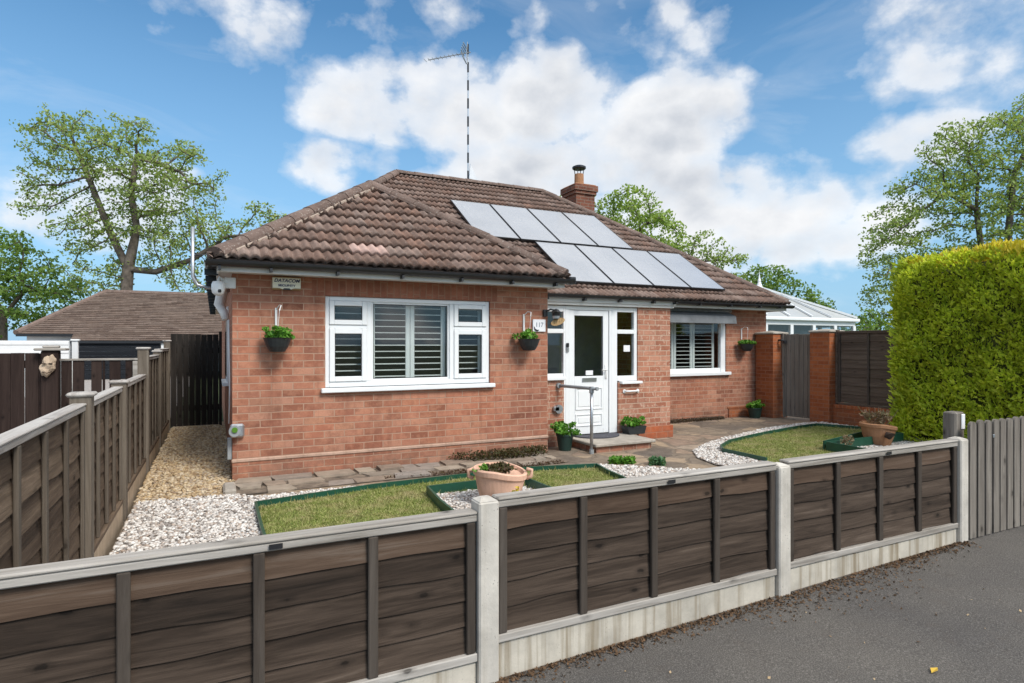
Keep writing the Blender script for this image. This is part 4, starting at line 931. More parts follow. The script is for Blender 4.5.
def pot(x, y, z, r, h, label, mat, leafr, n=420, sz=.06, cat='plant pot'):
    root = thing('plant_pot', label, cat, (x, y, z))
    mb = MB(); mb.lathe((x, y, z), [(r*.7,0), (r*.72,.01), (r*.98,h*.9), (r*1.05,h*.9), (r*1.05,h), (r*.93,h), (r*.9,h*.9), (0,h*.88)], 20); mb.build('pot', mat, root)
    plant_leaves((x, y, z+h+leafr*.25), (leafr, leafr, leafr*.62), n, sz, M['leaf_bright'], root); return root
pot(4.50, 7.36, 0, .125, .235, 'dark green pot of bright leaves left of the doorstep', M['green_pot'], .20)
pot(9.98, 8.85, 0, .145, .21, 'dark green pot of leaves at the foot of the brick pillar', M['green_pot'], .17)
root = thing('trough_planter', 'black oblong planter of leaves on the right side of the doorstep', 'planter', (5.9, 7.5, .1))
mb = MB(); mb.prism([(5.70,.131), (5.98,.131), (6.02,.25), (5.66,.25)], 'y', 7.42, 7.6); mb.build('trough', M['planter'], root); plant_leaves((5.84, 7.5, .30), (.20, .12, .09), 360, .055, M['leaf_bright'], root)
# big terracotta pots
def big_pot(x, y, r, h, label, mat, broken):
    root = thing('terracotta_pot', label, 'plant pot', (x, y, 0))
    prof = [(r*.62,0), (r*.66,.02), (r*.84,h*.45), (r*.93,h*.82), (r*1.0,h*.85), (r*1.02,h*.97), (r*.98,h), (r*.90,h), (r*.86,h*.9), (0,h*.86)]
    mb = MB(); mb.lathe((x, y, 0), prof, 36)
    if broken: mb.v = [(a, b, c - (.05*max(0, math.sin(math.atan2(b-y, a-x)*1.0 + 2.2)) if c > h*.8 else 0)) for a, b, c in mb.v]
    body = mb.build('pot', mat, root, smooth=False)
    return root
root = big_pot(2.42, 5.13, .255, .36, 'large pale terracotta pot in the notch of the lawn', M['terracotta'], True)
mb = MB()
for sg in (-1, 1):
    a = R(26) + (0 if sg > 0 else math.pi); p = Vector((2.42+.25*math.cos(-a), 5.13+.25*math.sin(-a), .30)); o_ = (p - Vector((2.42,5.13,.30))).normalized()
    mb.tube([p + Vector((0,0,.04)), p + o_*.05 + Vector((0,0,.03)), p + o_*.045 + Vector((0,0,-.03)), p + Vector((0,0,-.05))], .018, 7)
    mb.build('handle', M['terracotta'], root, smooth=True); mb = MB()
plant_leaves((2.42, 5.13, .345), (.21, .21, .035), 500, .035, M['leaf_olive'], root); plant_leaves((2.22, 5.10, .36), (.07, .06, .06), 90, .03, M['leaf_bright'], root, 'side_shoot')
plant_leaves((2.38, 4.72, .16), (.05, .05, .09), 40, .05, mat_leaf('yellow_flower', [(.6,.42,.05), (.75,.55,.08), (.3,.35,.05)]), tag(MB().lathe((2.38,4.72,0), [(.02,0), (.02,.06), (0,.07)], 6).build('yellow_plant', M['leaf_bright']), 'small yellow plant in front of the pale terracotta pot', 'plant'), 'flower')
root = big_pot(8.92, 5.62, .245, .34, 'broken terracotta urn of dried stems near the hedge', M['terracotta_dk'], True)
mb = MB(); 
for k in range(60):
    a = rng.random()*6.28; q = rng.random(); mb.tube([(8.92+.12*q*math.cos(a), 5.62+.12*q*math.sin(a), .3), (8.92+.28*q*math.cos(a), 5.62+.28*q*math.sin(a), .42+.16*rng.random())], .004, 3)
mb.build('stems', M['dry'], root); plant_leaves((8.92, 5.62, .42), (.22, .22, .09), 260, .05, M['dry'], root)
mb = MB(); mb.tube([(8.80,5.42,.22), (8.78,5.36,.19), (8.78,5.37,.14)], [.02,.075,.02], 10); mb.build('pocket', M['soil'], root)
o = mesh_np('dry_plant', *leaves_arr(clump((7.95, 5.45, .17), (.09,.09,.08), 160), .05, None, .3), M['dry']); tag(o, 'small dried tuft at the corner of the green edging box', 'plant')
# low shrubs
def lowshrub(name, poly, n, hmax, size, mat, label):
    P = sample(poly, n); z = rng.random(n)*hmax; P3 = np.concatenate([P, z[:,None]], 1); V, F = leaves_arr(P3, size, np.array([0,-.2,.8]), .5, .8)
    return tag(mesh_np(name, V, F, mat), label, 'shrub')
lowshrub('heather_shrub', [(2.7,7.26), (3.0,7.02), (3.5,6.93), (3.95,6.98), (4.1,7.15), (4.08,7.28)], 2600, .13, .035, M['leaf_olive'], 'low olive brown heather mat against the front wall')
lowshrub('small_plant', [(4.45,6.24), (4.75,6.08), (4.85,6.22), (4.6,6.36)], 500, .08, .05, M['leaf_bright'], 'low bright green tuft at the edge of the white gravel by the path')
lowshrub('small_plant', [(4.85,5.95), (5.05,5.85), (5.12,5.97), (4.95,6.05)], 260, .09, .055, mat_leaf('blue_leaf', [(.05,.13,.06), (.1,.22,.1), (.16,.3,.14)]), 'small blue green plant on the white gravel')
lowshrub('moss_strip', [(7.0,8.98), (7.0,8.86), (8.6,8.88), (9.25,8.92), (9.25,8.99)], 1300, .07, .03, mat_leaf('brown_moss', [(.05,.035,.022), (.10,.07,.045), (.13,.10,.06)]), 'dry brown ground cover along the base of the right wall')
lowshrub('moss_strip', [(1.7,6.62), (2.9,6.52), (4.0,6.55), (4.0,6.66), (2.9,6.68), (1.7,6.72)], 1500, .03, .025, mat_leaf('red_moss', [(.05,.025,.016), (.10,.05,.03), (.09,.08,.03)]), 'reddish brown moss along the paving below the heather')
# broken slab edge along the front wall
struct(MB().add([(.2,6.58,.0095), (4.1,6.58,.0095), (4.1,7.296,.0095), (.2,7.296,.0095)], [(0,1,2,3)]).build('paving_bed', mat_plain('earthy_mortar', (.20,.155,.115), .95, var=.45, scale=9, bump=.6)))
mb = MB()
for row, (ya, yb) in enumerate(((7.03, 7.28), (6.83, 7.02), (6.60, 6.82))):
    x = .2
    while x < 3.95:
        x1 = min(4.05, x + rng.uniform(.16, .46))
        if rng.random() < (.93, .8, .62)[row] and x1 - x > .1:
            J = lambda k=.035: rng.uniform(-k, k)
            px_, qx_ = x + .012, x1 - .012; zt = rng.uniform(.016, .045) - .006*row
            mb.prism([(px_+J(), ya+J(.02)), ((px_+qx_)/2+J(), ya+J(.03)), (qx_+J(), ya+J(.02)), (qx_+J(), yb-.012+J(.012)), (px_+J(), yb-.012+J(.012))], 'z', -.02, zt)
        x = x1
o = mb.build('paving_edge', mat_island('old_slab', [(.20,.165,.13), (.31,.26,.21), (.36,.30,.235), (.25,.19,.145), (.29,.255,.225)], .9, 9, .6)); struct(o)
o = MB().box(.08, .2, 6.60, 6.98, -.02, .07, .02).build('kerb_block', M['slab']); struct(o)

# ------------------------------------------------------------------ front fence
def lap_panel(root, x0, x1, y, z0, z1, rows, battens, mats, along='x', face=-1, capmat=None, cap=True, seed=0, warm_top=True, nails=False):
    """overlapping boards between battens; along x faces -y, along y faces face*x"""
    rs = random.Random(seed); H_ = (z1-z0)/rows
    def mk(mb, a0, a1, d0, d1, c0, c1, bev=0):
        if along == 'x': mb.box(a0, a1, y+d0, y+d1, c0, c1, bev)
        else: mb.box(y+d0*-face, y+d1*-face, a0, a1, c0, c1, bev)
    def boards(mb, rws):
        for r in rws:
            N = 26; zt = z0+(r+1)*H_+.012; ph = rs.random()*6; am = .0015+rs.random()*.0045
            vs = []
            for i in range(N+1):
                a = x0 + (x1-x0)*i/N; zb = z0 + r*H_ - .012 + am*math.sin(ph + i*.45) + am*.6*math.sin(ph*2+i*1.1)
                for d, zz in ((-.013, zb), (.0, zt), (.008, zt), (-.003, zb)):
                    vs.append((a, y+d, zz) if along == 'x' else (y+d*-face, a, zz))
            fs = []
            for i in range(N):
                for k in range(4): k2 = (k+1) % 4; fs.append((i*4+k, i*4+k2, i*4+4+k2, i*4+4+k))
            fs += [(0,1,2,3), tuple(N*4+k for k in (3,2,1,0))]; mb.add(vs, fs)
    mb = MB(); boards(mb, range(rows-1 if warm_top else rows)); o = mb.build('panel', mats[0], root)
    if warm_top: mb = MB(); boards(mb, [rows-1]); mb.build('top_board', mats[1], o)
    mb = MB()
    for b in battens[1:-1]:
        for r in range(rows):
            for q in (.3, .7):
                bb = b + rs.uniform(.03, .05)*rs.choice((-1, 1)); zz = z0 + (r+q)*H_; mk(mb, bb-.003, bb+.003, -.0135, -.009, zz-.003, zz+.003)
    if along == 'x' and nails: mb.build('nail_heads', M['black'], o)
    for b in battens:
        mb = MB(); mk(mb, b-.021, b+.021, -.034, -.0135, z0-.011, z1-.024, .004); mb.build('batten', mats[2], o)
    mb = MB(); mk(mb, x0, x1, -.038, .0, z0-.05, z0-.012, .004); mb.build('bottom_rail', mats[3], o)
    if cap:
        mb = MB(); mk(mb, x0, x1, -.034, .034, z1-.022, z1+.010, .005); mk(mb, x0, x1, -.039, .039, z1+.0105, z1+.027, .006); mb.build('cap_rail', capmat or mats[3], o)
    return o
FY = 2.54
ff = thing('front_fence', 'weathered larch lap fence with concrete posts along the pavement', 'fence', (1.12, FY, 0))
fm = (M['wood_front'], M['wood_front_warm'], M['wood_batten'], M['wood_cap'])
for i, (px, zt, zb) in enumerate(((-2.75,.79,-.09), (-.81,.795,-.09), (1.12,.815,-.045), (3.06,.80,0), (4.975,.825,.04))):
    mb = MB(); mb.box(px-.05, px+.05, FY-.055, FY+.05, zb-.1, zt-.012, .008); mb.add([(px-.045,FY-.05,zt-.012), (px+.045,FY-.05,zt-.012), (px+.045,FY+.045,zt-.012), (px-.045,FY+.045,zt-.012), (px-.02,FY-.01,zt), (px+.02,FY-.01,zt), (px+.02,FY+.02,zt), (px-.02,FY+.02,zt)], [(0,1,5,4), (1,2,6,5), (2,3,7,6), (3,0,4,7), (4,5,6,7)])
    mb.build('post', M['post'], ff)
for i, (x0, x1, z0, z1, gz, bz) in enumerate(((-2.7,-.86,.12,.735,.08,-.1), (-.76,1.07,.13,.735,.085,-.09), (1.17,3.01,.19,.785,.15,-.05), (3.11,4.925,.21,.785,.165,-.01))):
    bt = [x0+.03, x0+.03+(x1-x0-.06)*.25, x0+.03+(x1-x0-.06)*.5, x0+.03+(x1-x0-.06)*.75, x1-.03]
    lap_panel(ff, x0, x1, FY, z0, z1, 5, bt, fm, seed=i+3)
    mb = MB(); mb.box(x0, x1, FY-.025, FY+.025, bz-.1, gz-.012, .006); mb.build('gravel_board', M['gravel_board'], ff)
    mb = MB(); mb.box(x0+(.95 if i != 2 else 1.0), x0+(1.0 if i != 2 else 1.05), FY-.0445, FY-.042, z1-.012, z1+.008); mb.build('metal_tag', M['black'], ff)
# picket fence beyond the last post
pf = thing('picket_fence', 'grey picket fence with rounded tops right of the front fence', 'fence', (5.6, 2.5, 0))
mb = MB(); mb.box(5.03, 5.15, 2.575, 2.67, -.05, 1.0, .01); mb.build('gate_post', M['wood_picket'], pf)
x = 5.055; k = 0
while x < 7.6:
    wv = .078 + rng.random()*.006; zt = .935 + rng.normal()*.006; pts = [(x, .065), (x+wv, .065), (x+wv, zt-.03)]
    for j in range(1, 8): a = math.pi*j/8; pts.append((x+wv/2+wv/2*math.cos(a), zt-.03+.035*math.sin(a)))
    pts.append((x, zt-.03)); mb = MB(); mb.prism(pts, 'y', 2.49, 2.51); mb.build('picket', M['wood_picket'], pf); x += wv+.018+rng.random()*.012; k += 1
mb = MB(); mb.box(5.05, 7.6, 2.512, 2.55, .25, .33, .004); mb.box(5.05, 7.6, 2.512, 2.55, .72, .8, .004); mb.build('rail', M['wood_picket'], pf)
mb = MB(); mb.box(5.095, 5.14, 2.566, 2.574, .87, .985, .008); o = mb.build('number_plaque', M['signwhite']); tag(o, 'small white plaque on the wooden gate post by the picket fence', 'plaque')
mb = MB(); mb.box(5.36, 5.385, 2.483, 2.489, .80, .825, .002); mb.build('nameplate', M['galv'], pf)

# ------------------------------------------------------------------ left side fence
sf = thing('side_fence', 'brown larch lap fence with capped posts running beside the passage', 'fence', (-.75, 6, 0))
sm = (M['wood_side'], M['wood_side'], M['wood_batten_side'], M['wood_side'])
SX = -.75
segs = [(2.62, 4.53, .16, 1.125), (4.63, 6.2, .18, 1.125), (6.3, 8.2, .2, 1.14), (8.3, 10.1, .2, 1.34), (10.18, 12.3, .2, 1.42)]
for i, (a, b, z0, z1) in enumerate(segs):
    bt = [a+.04 + (b-a-.08)*k/4 for k in range(5)]
    lap_panel(sf, a, b, SX, z0, z1, 7, bt, sm, along='y', face=1, capmat=M['wood_cap_y'], seed=20+i, warm_top=False)
    mb = MB(); mb.box(SX-.02, SX+.035, a, b, -.1, z0-.052, .006); mb.build('gravel_board', M['gravel_board_tan'], sf)
for i, (y, zt, wd) in enumerate(((4.58,1.19,.05), (6.25,1.175,.05), (8.25,1.455,.05), (10.14,1.40,.045), (12.2,1.56,.045))):
    mb = MB(); mb.box(SX-wd, SX+wd+.012, y-wd, y+wd, -.1, zt); mb.build('post', M['wood_side_post'], sf)
    mb = MB(); mb.box(SX-wd-.018, SX+wd+.03, y-wd-.018, y+wd+.018, zt+.001, zt+.028, .01); mb.build('post_cap', M['wood_cap_y'], sf)
# black gate across the passage
t_ = thing('side_gate', 'tall black boarded gate closing the passage beside the house', 'gate', (-.3, 12.4, 0))
mb = MB(); x = -.70
while x < .05: mb.box(x, x+.094, 12.40, 12.42, .03, 1.70 + rng.normal()*.004, .003); x += .097
mb.build('boards', M['wood_black'], t_)
mb = MB(); mb.box(-.70, .1, 12.42, 12.45, .3, .4); mb.box(-.70, .1, 12.42, 12.45, 1.35, 1.45); mb.box(.08, .13, 12.38, 12.45, 0, 1.75); mb.build('gate_frame', M['wood_black'], t_)
# neighbour's dark fence and gate
nf = thing('dark_board_fence', 'dark brown close boarded fence in the neighbouring garden', 'fence', (-4, 10, 0))
mb = MB(); x = -9
while x < -2.06: mb.box(x, x+.145, 10.0 + .008*(int(x*7) % 2), 10.022 + .008*(int(x*7) % 2), .0, 1.395 + rng.normal()*.006, .003); x += .15
mb.build('boards', M['wood_dark'], nf)
mb = MB(); mb.box(-9, -2.06, 10.035, 10.09, 1.2, 1.3); mb.box(-9, -2.06, 10.035, 10.09, .3, .4); mb.build('rail', M['wood_dark'], nf)
mb = MB(); mb.box(-2.06, -1.87, 9.9, 10.06, -.03, 1.43, .01); mb.build('post', M['wood_dark'], nf)
mb = MB(); mb.box(-2.13, -1.78, 9.86, 10.1, 1.431, 1.465, .01); mb.box(-2.05, -1.87, 9.92, 10.04, 1.466, 1.50, .01); mb.build('post_cap', M['wood_cap'], nf)
ng = thing('slatted_gate', 'dark slatted gate with a pale top rail next to the ornament post', 'gate', (-1.3, 10, 0))
mb = MB()
for a, b in ((-1.86,-1.74), (-1.73,-1.60), (-1.52,-1.40), (-1.39,-1.36), (-1.31,-1.18), (-1.12,-1.0), (-.98,-.86)): mb.box(a, b, 10.0, 10.02, 0, 1.29, .003)
mb.build('boards', M['wood_dark'], ng)
mb = MB(); mb.box(-1.88, -.9, 9.98, 10.04, 1.291, 1.32, .005); mb.box(-1.03, -.97, 9.96, 9.998, .0, 1.28, .004); mb.build('top_rail', M['wood_cap'], ng)
t_ = thing('stone_mask', 'tan stone face ornament hung on the dark fence post', 'ornament', (-1.97, 9.86, 1.2))
bm = bmesh.new(); bmesh.ops.create_icosphere(bm, subdivisions=3, radius=1)
for v in bm.verts:
    c = v.co; k = 1 + .22*math.sin(c.z*7+c.x*4)*(.5-c.y*.5); v.co = Vector((-1.975 + c.x*.085*k + c.z*.03, 9.87 + c.y*.06*k, 1.23 + c.z*.145*(1+.1*math.sin(c.x*8))))
me = bpy.data.meshes.new('face'); bm.to_mesh(me); bm.free(); me.materials.append(M['stone']); o = bpy.data.objects.new('face', me); C.objects.link(o); o.parent = t_; o.location = -OFF[t_]; OFF[o] = OFF[t_]
mb = MB(); mb.box(-2.03,-1.99, 9.79,9.82, 1.255,1.268,.004); mb.box(-1.955,-1.915, 9.79,9.82, 1.255,1.268,.004); mb.tube([(-2.02,9.80,1.15), (-1.97,9.79,1.135), (-1.92,9.80,1.16)], .006, 6); mb.build('features', M['soil'], t_)
# white posts / neighbour bungalow
nb = thing('neighbour_bungalow', 'low bungalow with brown hipped roof and black boarded wall behind the left fence', 'house', (-4, 33, 0))
def plain_tiles(name, p0, ud, vd, L, umin, umax, parent):
    return tiles(name, p0, ud, vd, L, umin, umax, parent, M['old_roof'], expo=.24, pitch=.25, amp=.006)
nY, nRY = 32.0, 37.5
# roof: front eave (two steps), hipped left end
nv = np.array([0, nRY-nY, 4.25-1.95]); nL = np.linalg.norm(nv); nv = nv/nL
rf = MB(); rf.add([(-7.5,nY,1.93), (6,nY,1.93), (6,nRY,4.2), (-5.1,nRY,4.2), (-7.5,43,1.93), (6,43,1.93)], [(0,1,2,3), (3,2,5,4), (0,3,4)]); rf = rf.build('roof', M['old_roof'], nb, fixn=False)
plain_tiles('tiles', (0,nY,1.95), (1,0,0), nv, nL, lambda v: -7.5 + 2.4*v/nL, lambda v: 6, rf)
ext = np.array([0, -1.3, -.5]); eL = np.linalg.norm(ext); 
plain_tiles('tiles', (0,nY-.7,1.95-.29), (1,0,0), nv, .8, lambda v: -5.5, lambda v: 6, rf)
mb = MB(); mb.tube([(-5.1,nRY,4.24), (6,nRY,4.24)], .13, 8); mb.tube([(-7.5,nY,2.0), (-5.1,nRY,4.24)], .12, 8); mb.build('ridge_tiles', M['ridge'], rf)
mb = MB(); mb.box(-7.2, -5.6, nY+.3, nY+.5, -.1, 1.85); mb.box(-5.95, -5.55, nY-.65, nY-.45, -.1, 1.6); mb.box(-2.15, -1.8, nY-.65, nY-.45, -.1, 1.6); mb.build('wall', M['white_rough'], nb)
mb = MB(); z = 0
while z < 1.5: mb.box(-5.5, -2.2, nY-.62, nY-.5, z, z+.19); mb.box(-5.5, -2.2, nY-.635, nY-.621, z, z+.05); z += .2
mb.build('weatherboard', M['blacktimber'], nb)
mb = MB(); mb.box(-7.5, -5.5, nY-.03, nY, 1.84, 1.95); mb.box(-5.5, 4, nY-.73, nY-.70, 1.55, 1.66); mb.build('fascia', M['black'], nb)
mb = MB(); mb.box(1.0, 5.8, nY-.5, nY+8, -.1, 1.6); mb.box(-7.2, 1.0, nY+8, nY+9, -.1, 1.9); mb.build('rear_wall', M['white_rough'], nb)
t_ = MB().box(-14, -3.9, 22.0, 22.15, -.1, 1.62).box(-14, -3.9, 21.98, 22.0, 1.5, 1.58).box(-14, -3.9, 21.98, 22.0, 1.25, 1.30).build('white_garden_wall', M['white_rough']); tag(t_, 'white boarded garden wall beyond the dark fence at the left', 'wall')
t_ = thing('white_post', 'slim white post standing behind the dark slatted gate', 'post', (-1.75, 10.6, 0)); mb = MB(); mb.box(-1.82, -1.745, 10.45, 10.52, -.03, 1.56, .004); mb.build('shaft', M['white_rough'], t_)
mb = MB(); mb.box(-1.835, -1.73, 10.435, 10.535, 1.561, 1.59, .006); mb.build('post_cap', M['white_rough'], t_)

# ------------------------------------------------------------------ right side : pillars, gate, wall, fence, hedge, conservatory
def pillar(x0, x1, y0, y1, h, label):
    root = thing('brick_pillar', label, 'pillar', ((x0+x1)/2, (y0+y1)/2, 0), 'orange brick gate pillars')
    mb = MB(); mb.box(x0, x1, y0, y1, -.05, h); mb.build('shaft', M['brick_orange_y' if False else 'brick_orange'], root)
    mb = MB(); mb.box(x0-.025, x1+.025, y0-.025, y1+.025, h+.001, h+.04, .012)
    c = ((x0+x1)/2, (y0+y1)/2); mb.add([(x0-.01,y0-.01,h+.041), (x1+.01,y0-.01,h+.041), (x1+.01,y1+.01,h+.041), (x0-.01,y1+.01,h+.041), (*c, h+.08)], [(0,1,4), (1,2,4), (2,3,4), (3,0,4)])
    mb.build('coping', M['slab'], root); return root
pillar(10.24, 10.66, 8.62, 9.06, 1.72, 'orange brick pillar against the house wall, left of the grey gate')
mb = MB(); mb.tube([(10.40,8.615,1.60), (10.40,8.55,1.60), (10.44,8.5,1.58)], .02, 8); mb.lathe((10.44,8.5,1.55), [(.0,-.03), (.04,-.02), (.04,.04), (0,.05)], 10); o = mb.build('wall_light', M['black']); tag(o, 'small black spotlight on the pillar left of the grey gate', 'light')
pillar(10.50, 10.92, 7.55, 7.97, 1.74, 'orange brick pillar standing right of the grey gate')
t_ = thing('garden_gate', 'weathered grey boarded gate between the two orange brick pillars', 'gate', (10.5, 8.3, 0))
g0, g1 = Vector((10.50, 8.60, 0)), Vector((10.60, 7.99, 0)); gd = (g1-g0); gl = gd.length; gd.normalize()
mb = MB(); k = 7
for i in range(k):
    a = g0 + gd*(gl*i/k + .004); b = g0 + gd*(gl*(i+1)/k - .004); zt = 1.68 + rng.normal()*.005; mb.bar(a + Vector((0,0,.04+zt/2)), b + Vector((0,0,.04+zt/2)), .022, zt, .003)
mb.build('boards', M['wood_grey_gate'], t_)
mb = MB()
for z in (.35, 1.45): mb.bar(g0 + Vector((.03,0,z)), g1 + Vector((.03,0,z)), .03, .1)
mb.bar(g0 + Vector((-.005,-.01,.88)), g0 + Vector((-.005,-.01,.881)) + gd*.04, .05, 1.72); mb.build('gate_frame', M['wood_grey_gate'], t_)
w_ = thing('low_brick_wall', 'low orange brick wall carrying the brown lap fence on the right', 'wall', (10.7, 6, 0))
mb = MB(); mb.box(10.60, 10.82, 1.0, 7.548, -.1, .30); mb.build('brickwork', M['brick_orange_y'], w_)
mb = MB(); mb.box(10.59, 10.83, 1.0, 7.548, .301, .37, .006); mb.build('coping', mat_brick('coping_brick', OB, (.36,.17,.10), axis='y', course=.3, length=.075), w_)
rf_ = thing('right_lap_fence', 'brown larch lap fence panels standing on the low brick wall', 'fence', (10.7, 6, .35))
rm = (M['wood_right'], M['wood_right'], mat_wood('right_batten', [(.04,.033,.028), (.08,.066,.057), (.11,.095,.085)], 'z'), M['wood_right'])
for i, (a, b) in enumerate(((5.75,7.5), (3.9,5.68), (2.0,3.83))):
    lap_panel(rf_, a, b, 10.70, .42, 1.74, 8, [a+.03+(b-a-.06)*k/3 for k in range(4)], rm, along='y', face=-1, seed=50+i, warm_top=False)
    mb = MB(); mb.box(10.66, 10.74, b+.002, b+.045, .371, 1.79, .004); mb.build('post', M['wood_right'], rf_)
# hedge
hd = thing('conifer_hedge', 'tall clipped golden green conifer hedge at the right edge', 'hedge', (10.3, 3, 0))
HX, HX1, HY0, HY1, HH = 9.72, 11.3, -.6, 5.92, 2.86
def hz_(y): return HH + .02*(5.9-y) + .03*np.sin(y*3.1) + .02*np.sin(y*11.3)
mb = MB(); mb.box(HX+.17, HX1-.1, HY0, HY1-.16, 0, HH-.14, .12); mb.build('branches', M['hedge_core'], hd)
def hedge_side(n, thick=.09):
    y = HY0 + rng.random(n)*(HY1-HY0); z = rng.random(n)*HH; bul = .05*np.sin(y*4.1+z*6.3+1) + .045*np.sin(y*9.3-z*7.7) + .07*np.sin(y*1.7+z*2.1) + .05*np.sin(z*5.0+y*3.7) + .14*np.clip((1.9-z)/1.9, -.3, 1)*np.clip(1-(HY1-y)/2.2, 0, 1)
    cr = np.clip((z-(HH-.25))/.25, 0, 1)**2*.20; ce = np.clip((y-(HY1-.3))/.3, 0, 1)**2*.22
    d = rng.random(n)**1.6*thick; x = HX - bul + cr + ce + d
    return np.stack([x, y, z], 1), d/thick
def sprays(P, out, size, asp=.4):
    n = len(P); d = rng.normal(size=(n,3))*.45 + out + np.array([0,0,.55]); d /= np.linalg.norm(d, axis=1)[:,None]
    s = np.cross(d, rng.normal(size=(n,3))*.75 + out + np.array([0,-.25,.5])); s /= np.linalg.norm(s, axis=1)[:,None]; sz = size*(.5+.9*rng.random((n,1)))
    return np.stack([P, P + d*sz*.55 + s*sz*asp*.5, P + d*sz, P + d*sz*.5 - s*sz*asp*.5], 1).reshape(-1,3), np.arange(4*n).reshape(-1,4)
P, dd = hedge_side(64000); k = rng.random(len(P)) > .12
holes = np.sin(P[:,1]*9+P[:,2]*5)*np.sin(P[:,2]*11-P[:,1]*4); k &= ~((holes > .86) & (dd < .6)); P = P[k]
V1, F1 = sprays(P, np.array([-.75,-.15,0]), .08)
ne = 14000; x = HX + rng.random(ne)*(HX1-HX); z = rng.random(ne)*HH; P2 = np.stack([x, HY1 - rng.random(ne)*.2 - np.clip((z-(HH-.25))/.25, 0, 1)**2*.2, z], 1)
V2, F2 = sprays(P2, np.array([0,.75,0]), .09)
nt_ = 16000; x = HX+.05 + rng.random(nt_)*(HX1-HX-.1); y = HY0 + rng.random(nt_)*(HY1-HY0-.15); P3 = np.stack([x, y, hz_(y) - rng.random(nt_)*.14 - np.clip((HX+.2-x)/.2, 0, 1)**2*.14], 1)
V3, F3 = sprays(P3, np.array([0,0,.8]), .09)
mesh_np('foliage', np.concatenate([V1, V2]), np.concatenate([F1, F2+len(V1)]), M['leaf_hedge'], hd); mesh_np('golden_top', V3, F3, M['leaf_hedge_top'], hd)
# conservatory
cs = thing('conservatory', 'white conservatory with grey polycarbonate hipped roof behind the gate', 'conservatory', (17, 14, 0))
X0, X1, CY, CZ = 12.5, 19.5, 13.0, 2.38; AP = Vector((17.25, 15.1, 3.5)); AP0 = Vector((14.0, 15.1, 3.5))
mb = MB(); mb.add([(X0,CY,CZ), (X1,CY,CZ-.02), tuple(AP), tuple(AP0), (X1,17.2,CZ), (X0,17.2,CZ)], [(0,1,2,3), (1,4,2), (4,5,3,2), (5,0,3)]); rf = mb.build('roof', M['polycarb'], cs, fixn=False)
mb = MB(); l_ = Vector((0,0,.03))
for x in (13.2, 14.2, 15.2, 16.2, 17.25, 18.2): mb.bar(Vector((x,CY,CZ))+l_, Vector((min(max(AP0.x, x), AP.x) if x < 17.3 else AP.x+.45, 15.1 if x < 17.3 else 14.55, 3.5 if x < 17.3 else 3.22))+l_, .06, .05)
mb.bar(Vector((X1,CY,CZ))+l_, AP+l_, .09, .07); mb.bar(AP0+l_, AP+l_, .14, .1); mb.bar(Vector((X1,17.2,CZ))+l_, AP+l_, .08, .06); mb.build('glazing_bar', M['white'], rf)
mb = MB()
for i in range(9): q = AP0 + (AP-AP0)*(i/8); mb.tube([q + Vector((0,0,.05)), q + Vector((0,0,.24))], [.04,.012], 6)
mb.build('ridge_crest', M['white'], rf)
for q in (AP, AP0):
    mb = MB(); mb.lathe((q.x, q.y, q.z), [(.12,0), (.08,.12), (.05,.2), (.06,.26), (.03,.34), (0,.62)], 10); mb.build('finial', M['white'], rf)
mb = MB(); mb.box(X0, X1, CY+.06, CY+.14, 2.12, CZ-.03, .01); mb.box(X0, X1+.1, CY-.05, CY+.05, CZ-.12, CZ-.01, .02); mb.box(X0, X1, CY+.06, CY+.14, .0, .75)
for x in (X0, 15.15, 16.3, 17.35, 18.4, X1-.12): mb.box(x, x+.14, CY+.05, CY+.15, .75, 2.12, .008)
mb.box(X0, X1, CY+.06, CY+.14, 1.52, 1.60); mb.box(X1-.1, X1, CY+.2, 17.1, 2.1, CZ-.03); mb.box(X1-.1, X1, CY+.2, 17.1, 0, .75)
for y in (14.3, 15.6, 17): mb.box(X1-.1, X1, y, y+.12, .75, 2.1)
mb.build('frame', M['white'], cs)
mb = MB(); mb.box(X0+.1, X1-.1, CY+.09, CY+.1, .75, 2.12); mb.box(X1-.06, X1-.05, CY+.2, 17.1, .75, 2.1); mb.build('pane', M['glass'], cs)
mb = MB(); mb.box(X0, X1-.3, 14.5, 14.6, 0, 2.3); mb.build('blind', M['greypaint'], cs)

# ------------------------------------------------------------------ trees
HU = 1.52
T1 = .0633
tree('ash_tree', 'tall airy tree with spreading limbs behind the neighbouring bungalow', (-5.06, 44.94), T1,
     [(-5, 24+188, 60, 42), (40, 24+165, 62, 48), (-62, 24+208, 46, 34), (-85, 24+150, 25, 36), (62, 24+115, 42, 34), (105, 24+105, 48, 24), (10, 24+120, 62, 36), (-38, 24+105, 36, 24), (45, 24+85, 40, 20), (140, 24+125, 28, 20), (118, 24+85, 34, 22), (75, 24+60, 40, 18), (-30, 24+70, 40, 20)],
     [[(0,0), (-1,40), (3,24+75)], [(0,), (-14,24+110), (-30,24+150), (-44,24+185)], [(0,), (12,24+115), (6,24+150), (12,24+190)], [(0,), (30,24+72), (66,24+84), (92,24+100)], [(2,), (40,24+178)]],
     (M['bark_pale'], M['leaf_tree']), n_attr=1700, step=.5, leaf=.19, per=25, spread=.58, tipr=.034, kill=1.25, thin=.82)
T2 = .0667
tree('bushy_tree', 'dense dark green tree at the far left edge', (-12.4, 50.2), T2,
     [(-5, 23+75, 62, 42), (-60, 23+90, 50, 44), (45, 30+42, 48, 26), (10, 30+35, 60, 28), (-60, 30+30, 60, 36)],
     [[(0,0), (0,50)], [(0,), (20,75)], [(0,), (-25,95)]], (M['bark'], M['leaf_tree_dk']), n_attr=1100, step=.6, leaf=.24, per=46, spread=.7, tipr=.03)
T3 = .0433
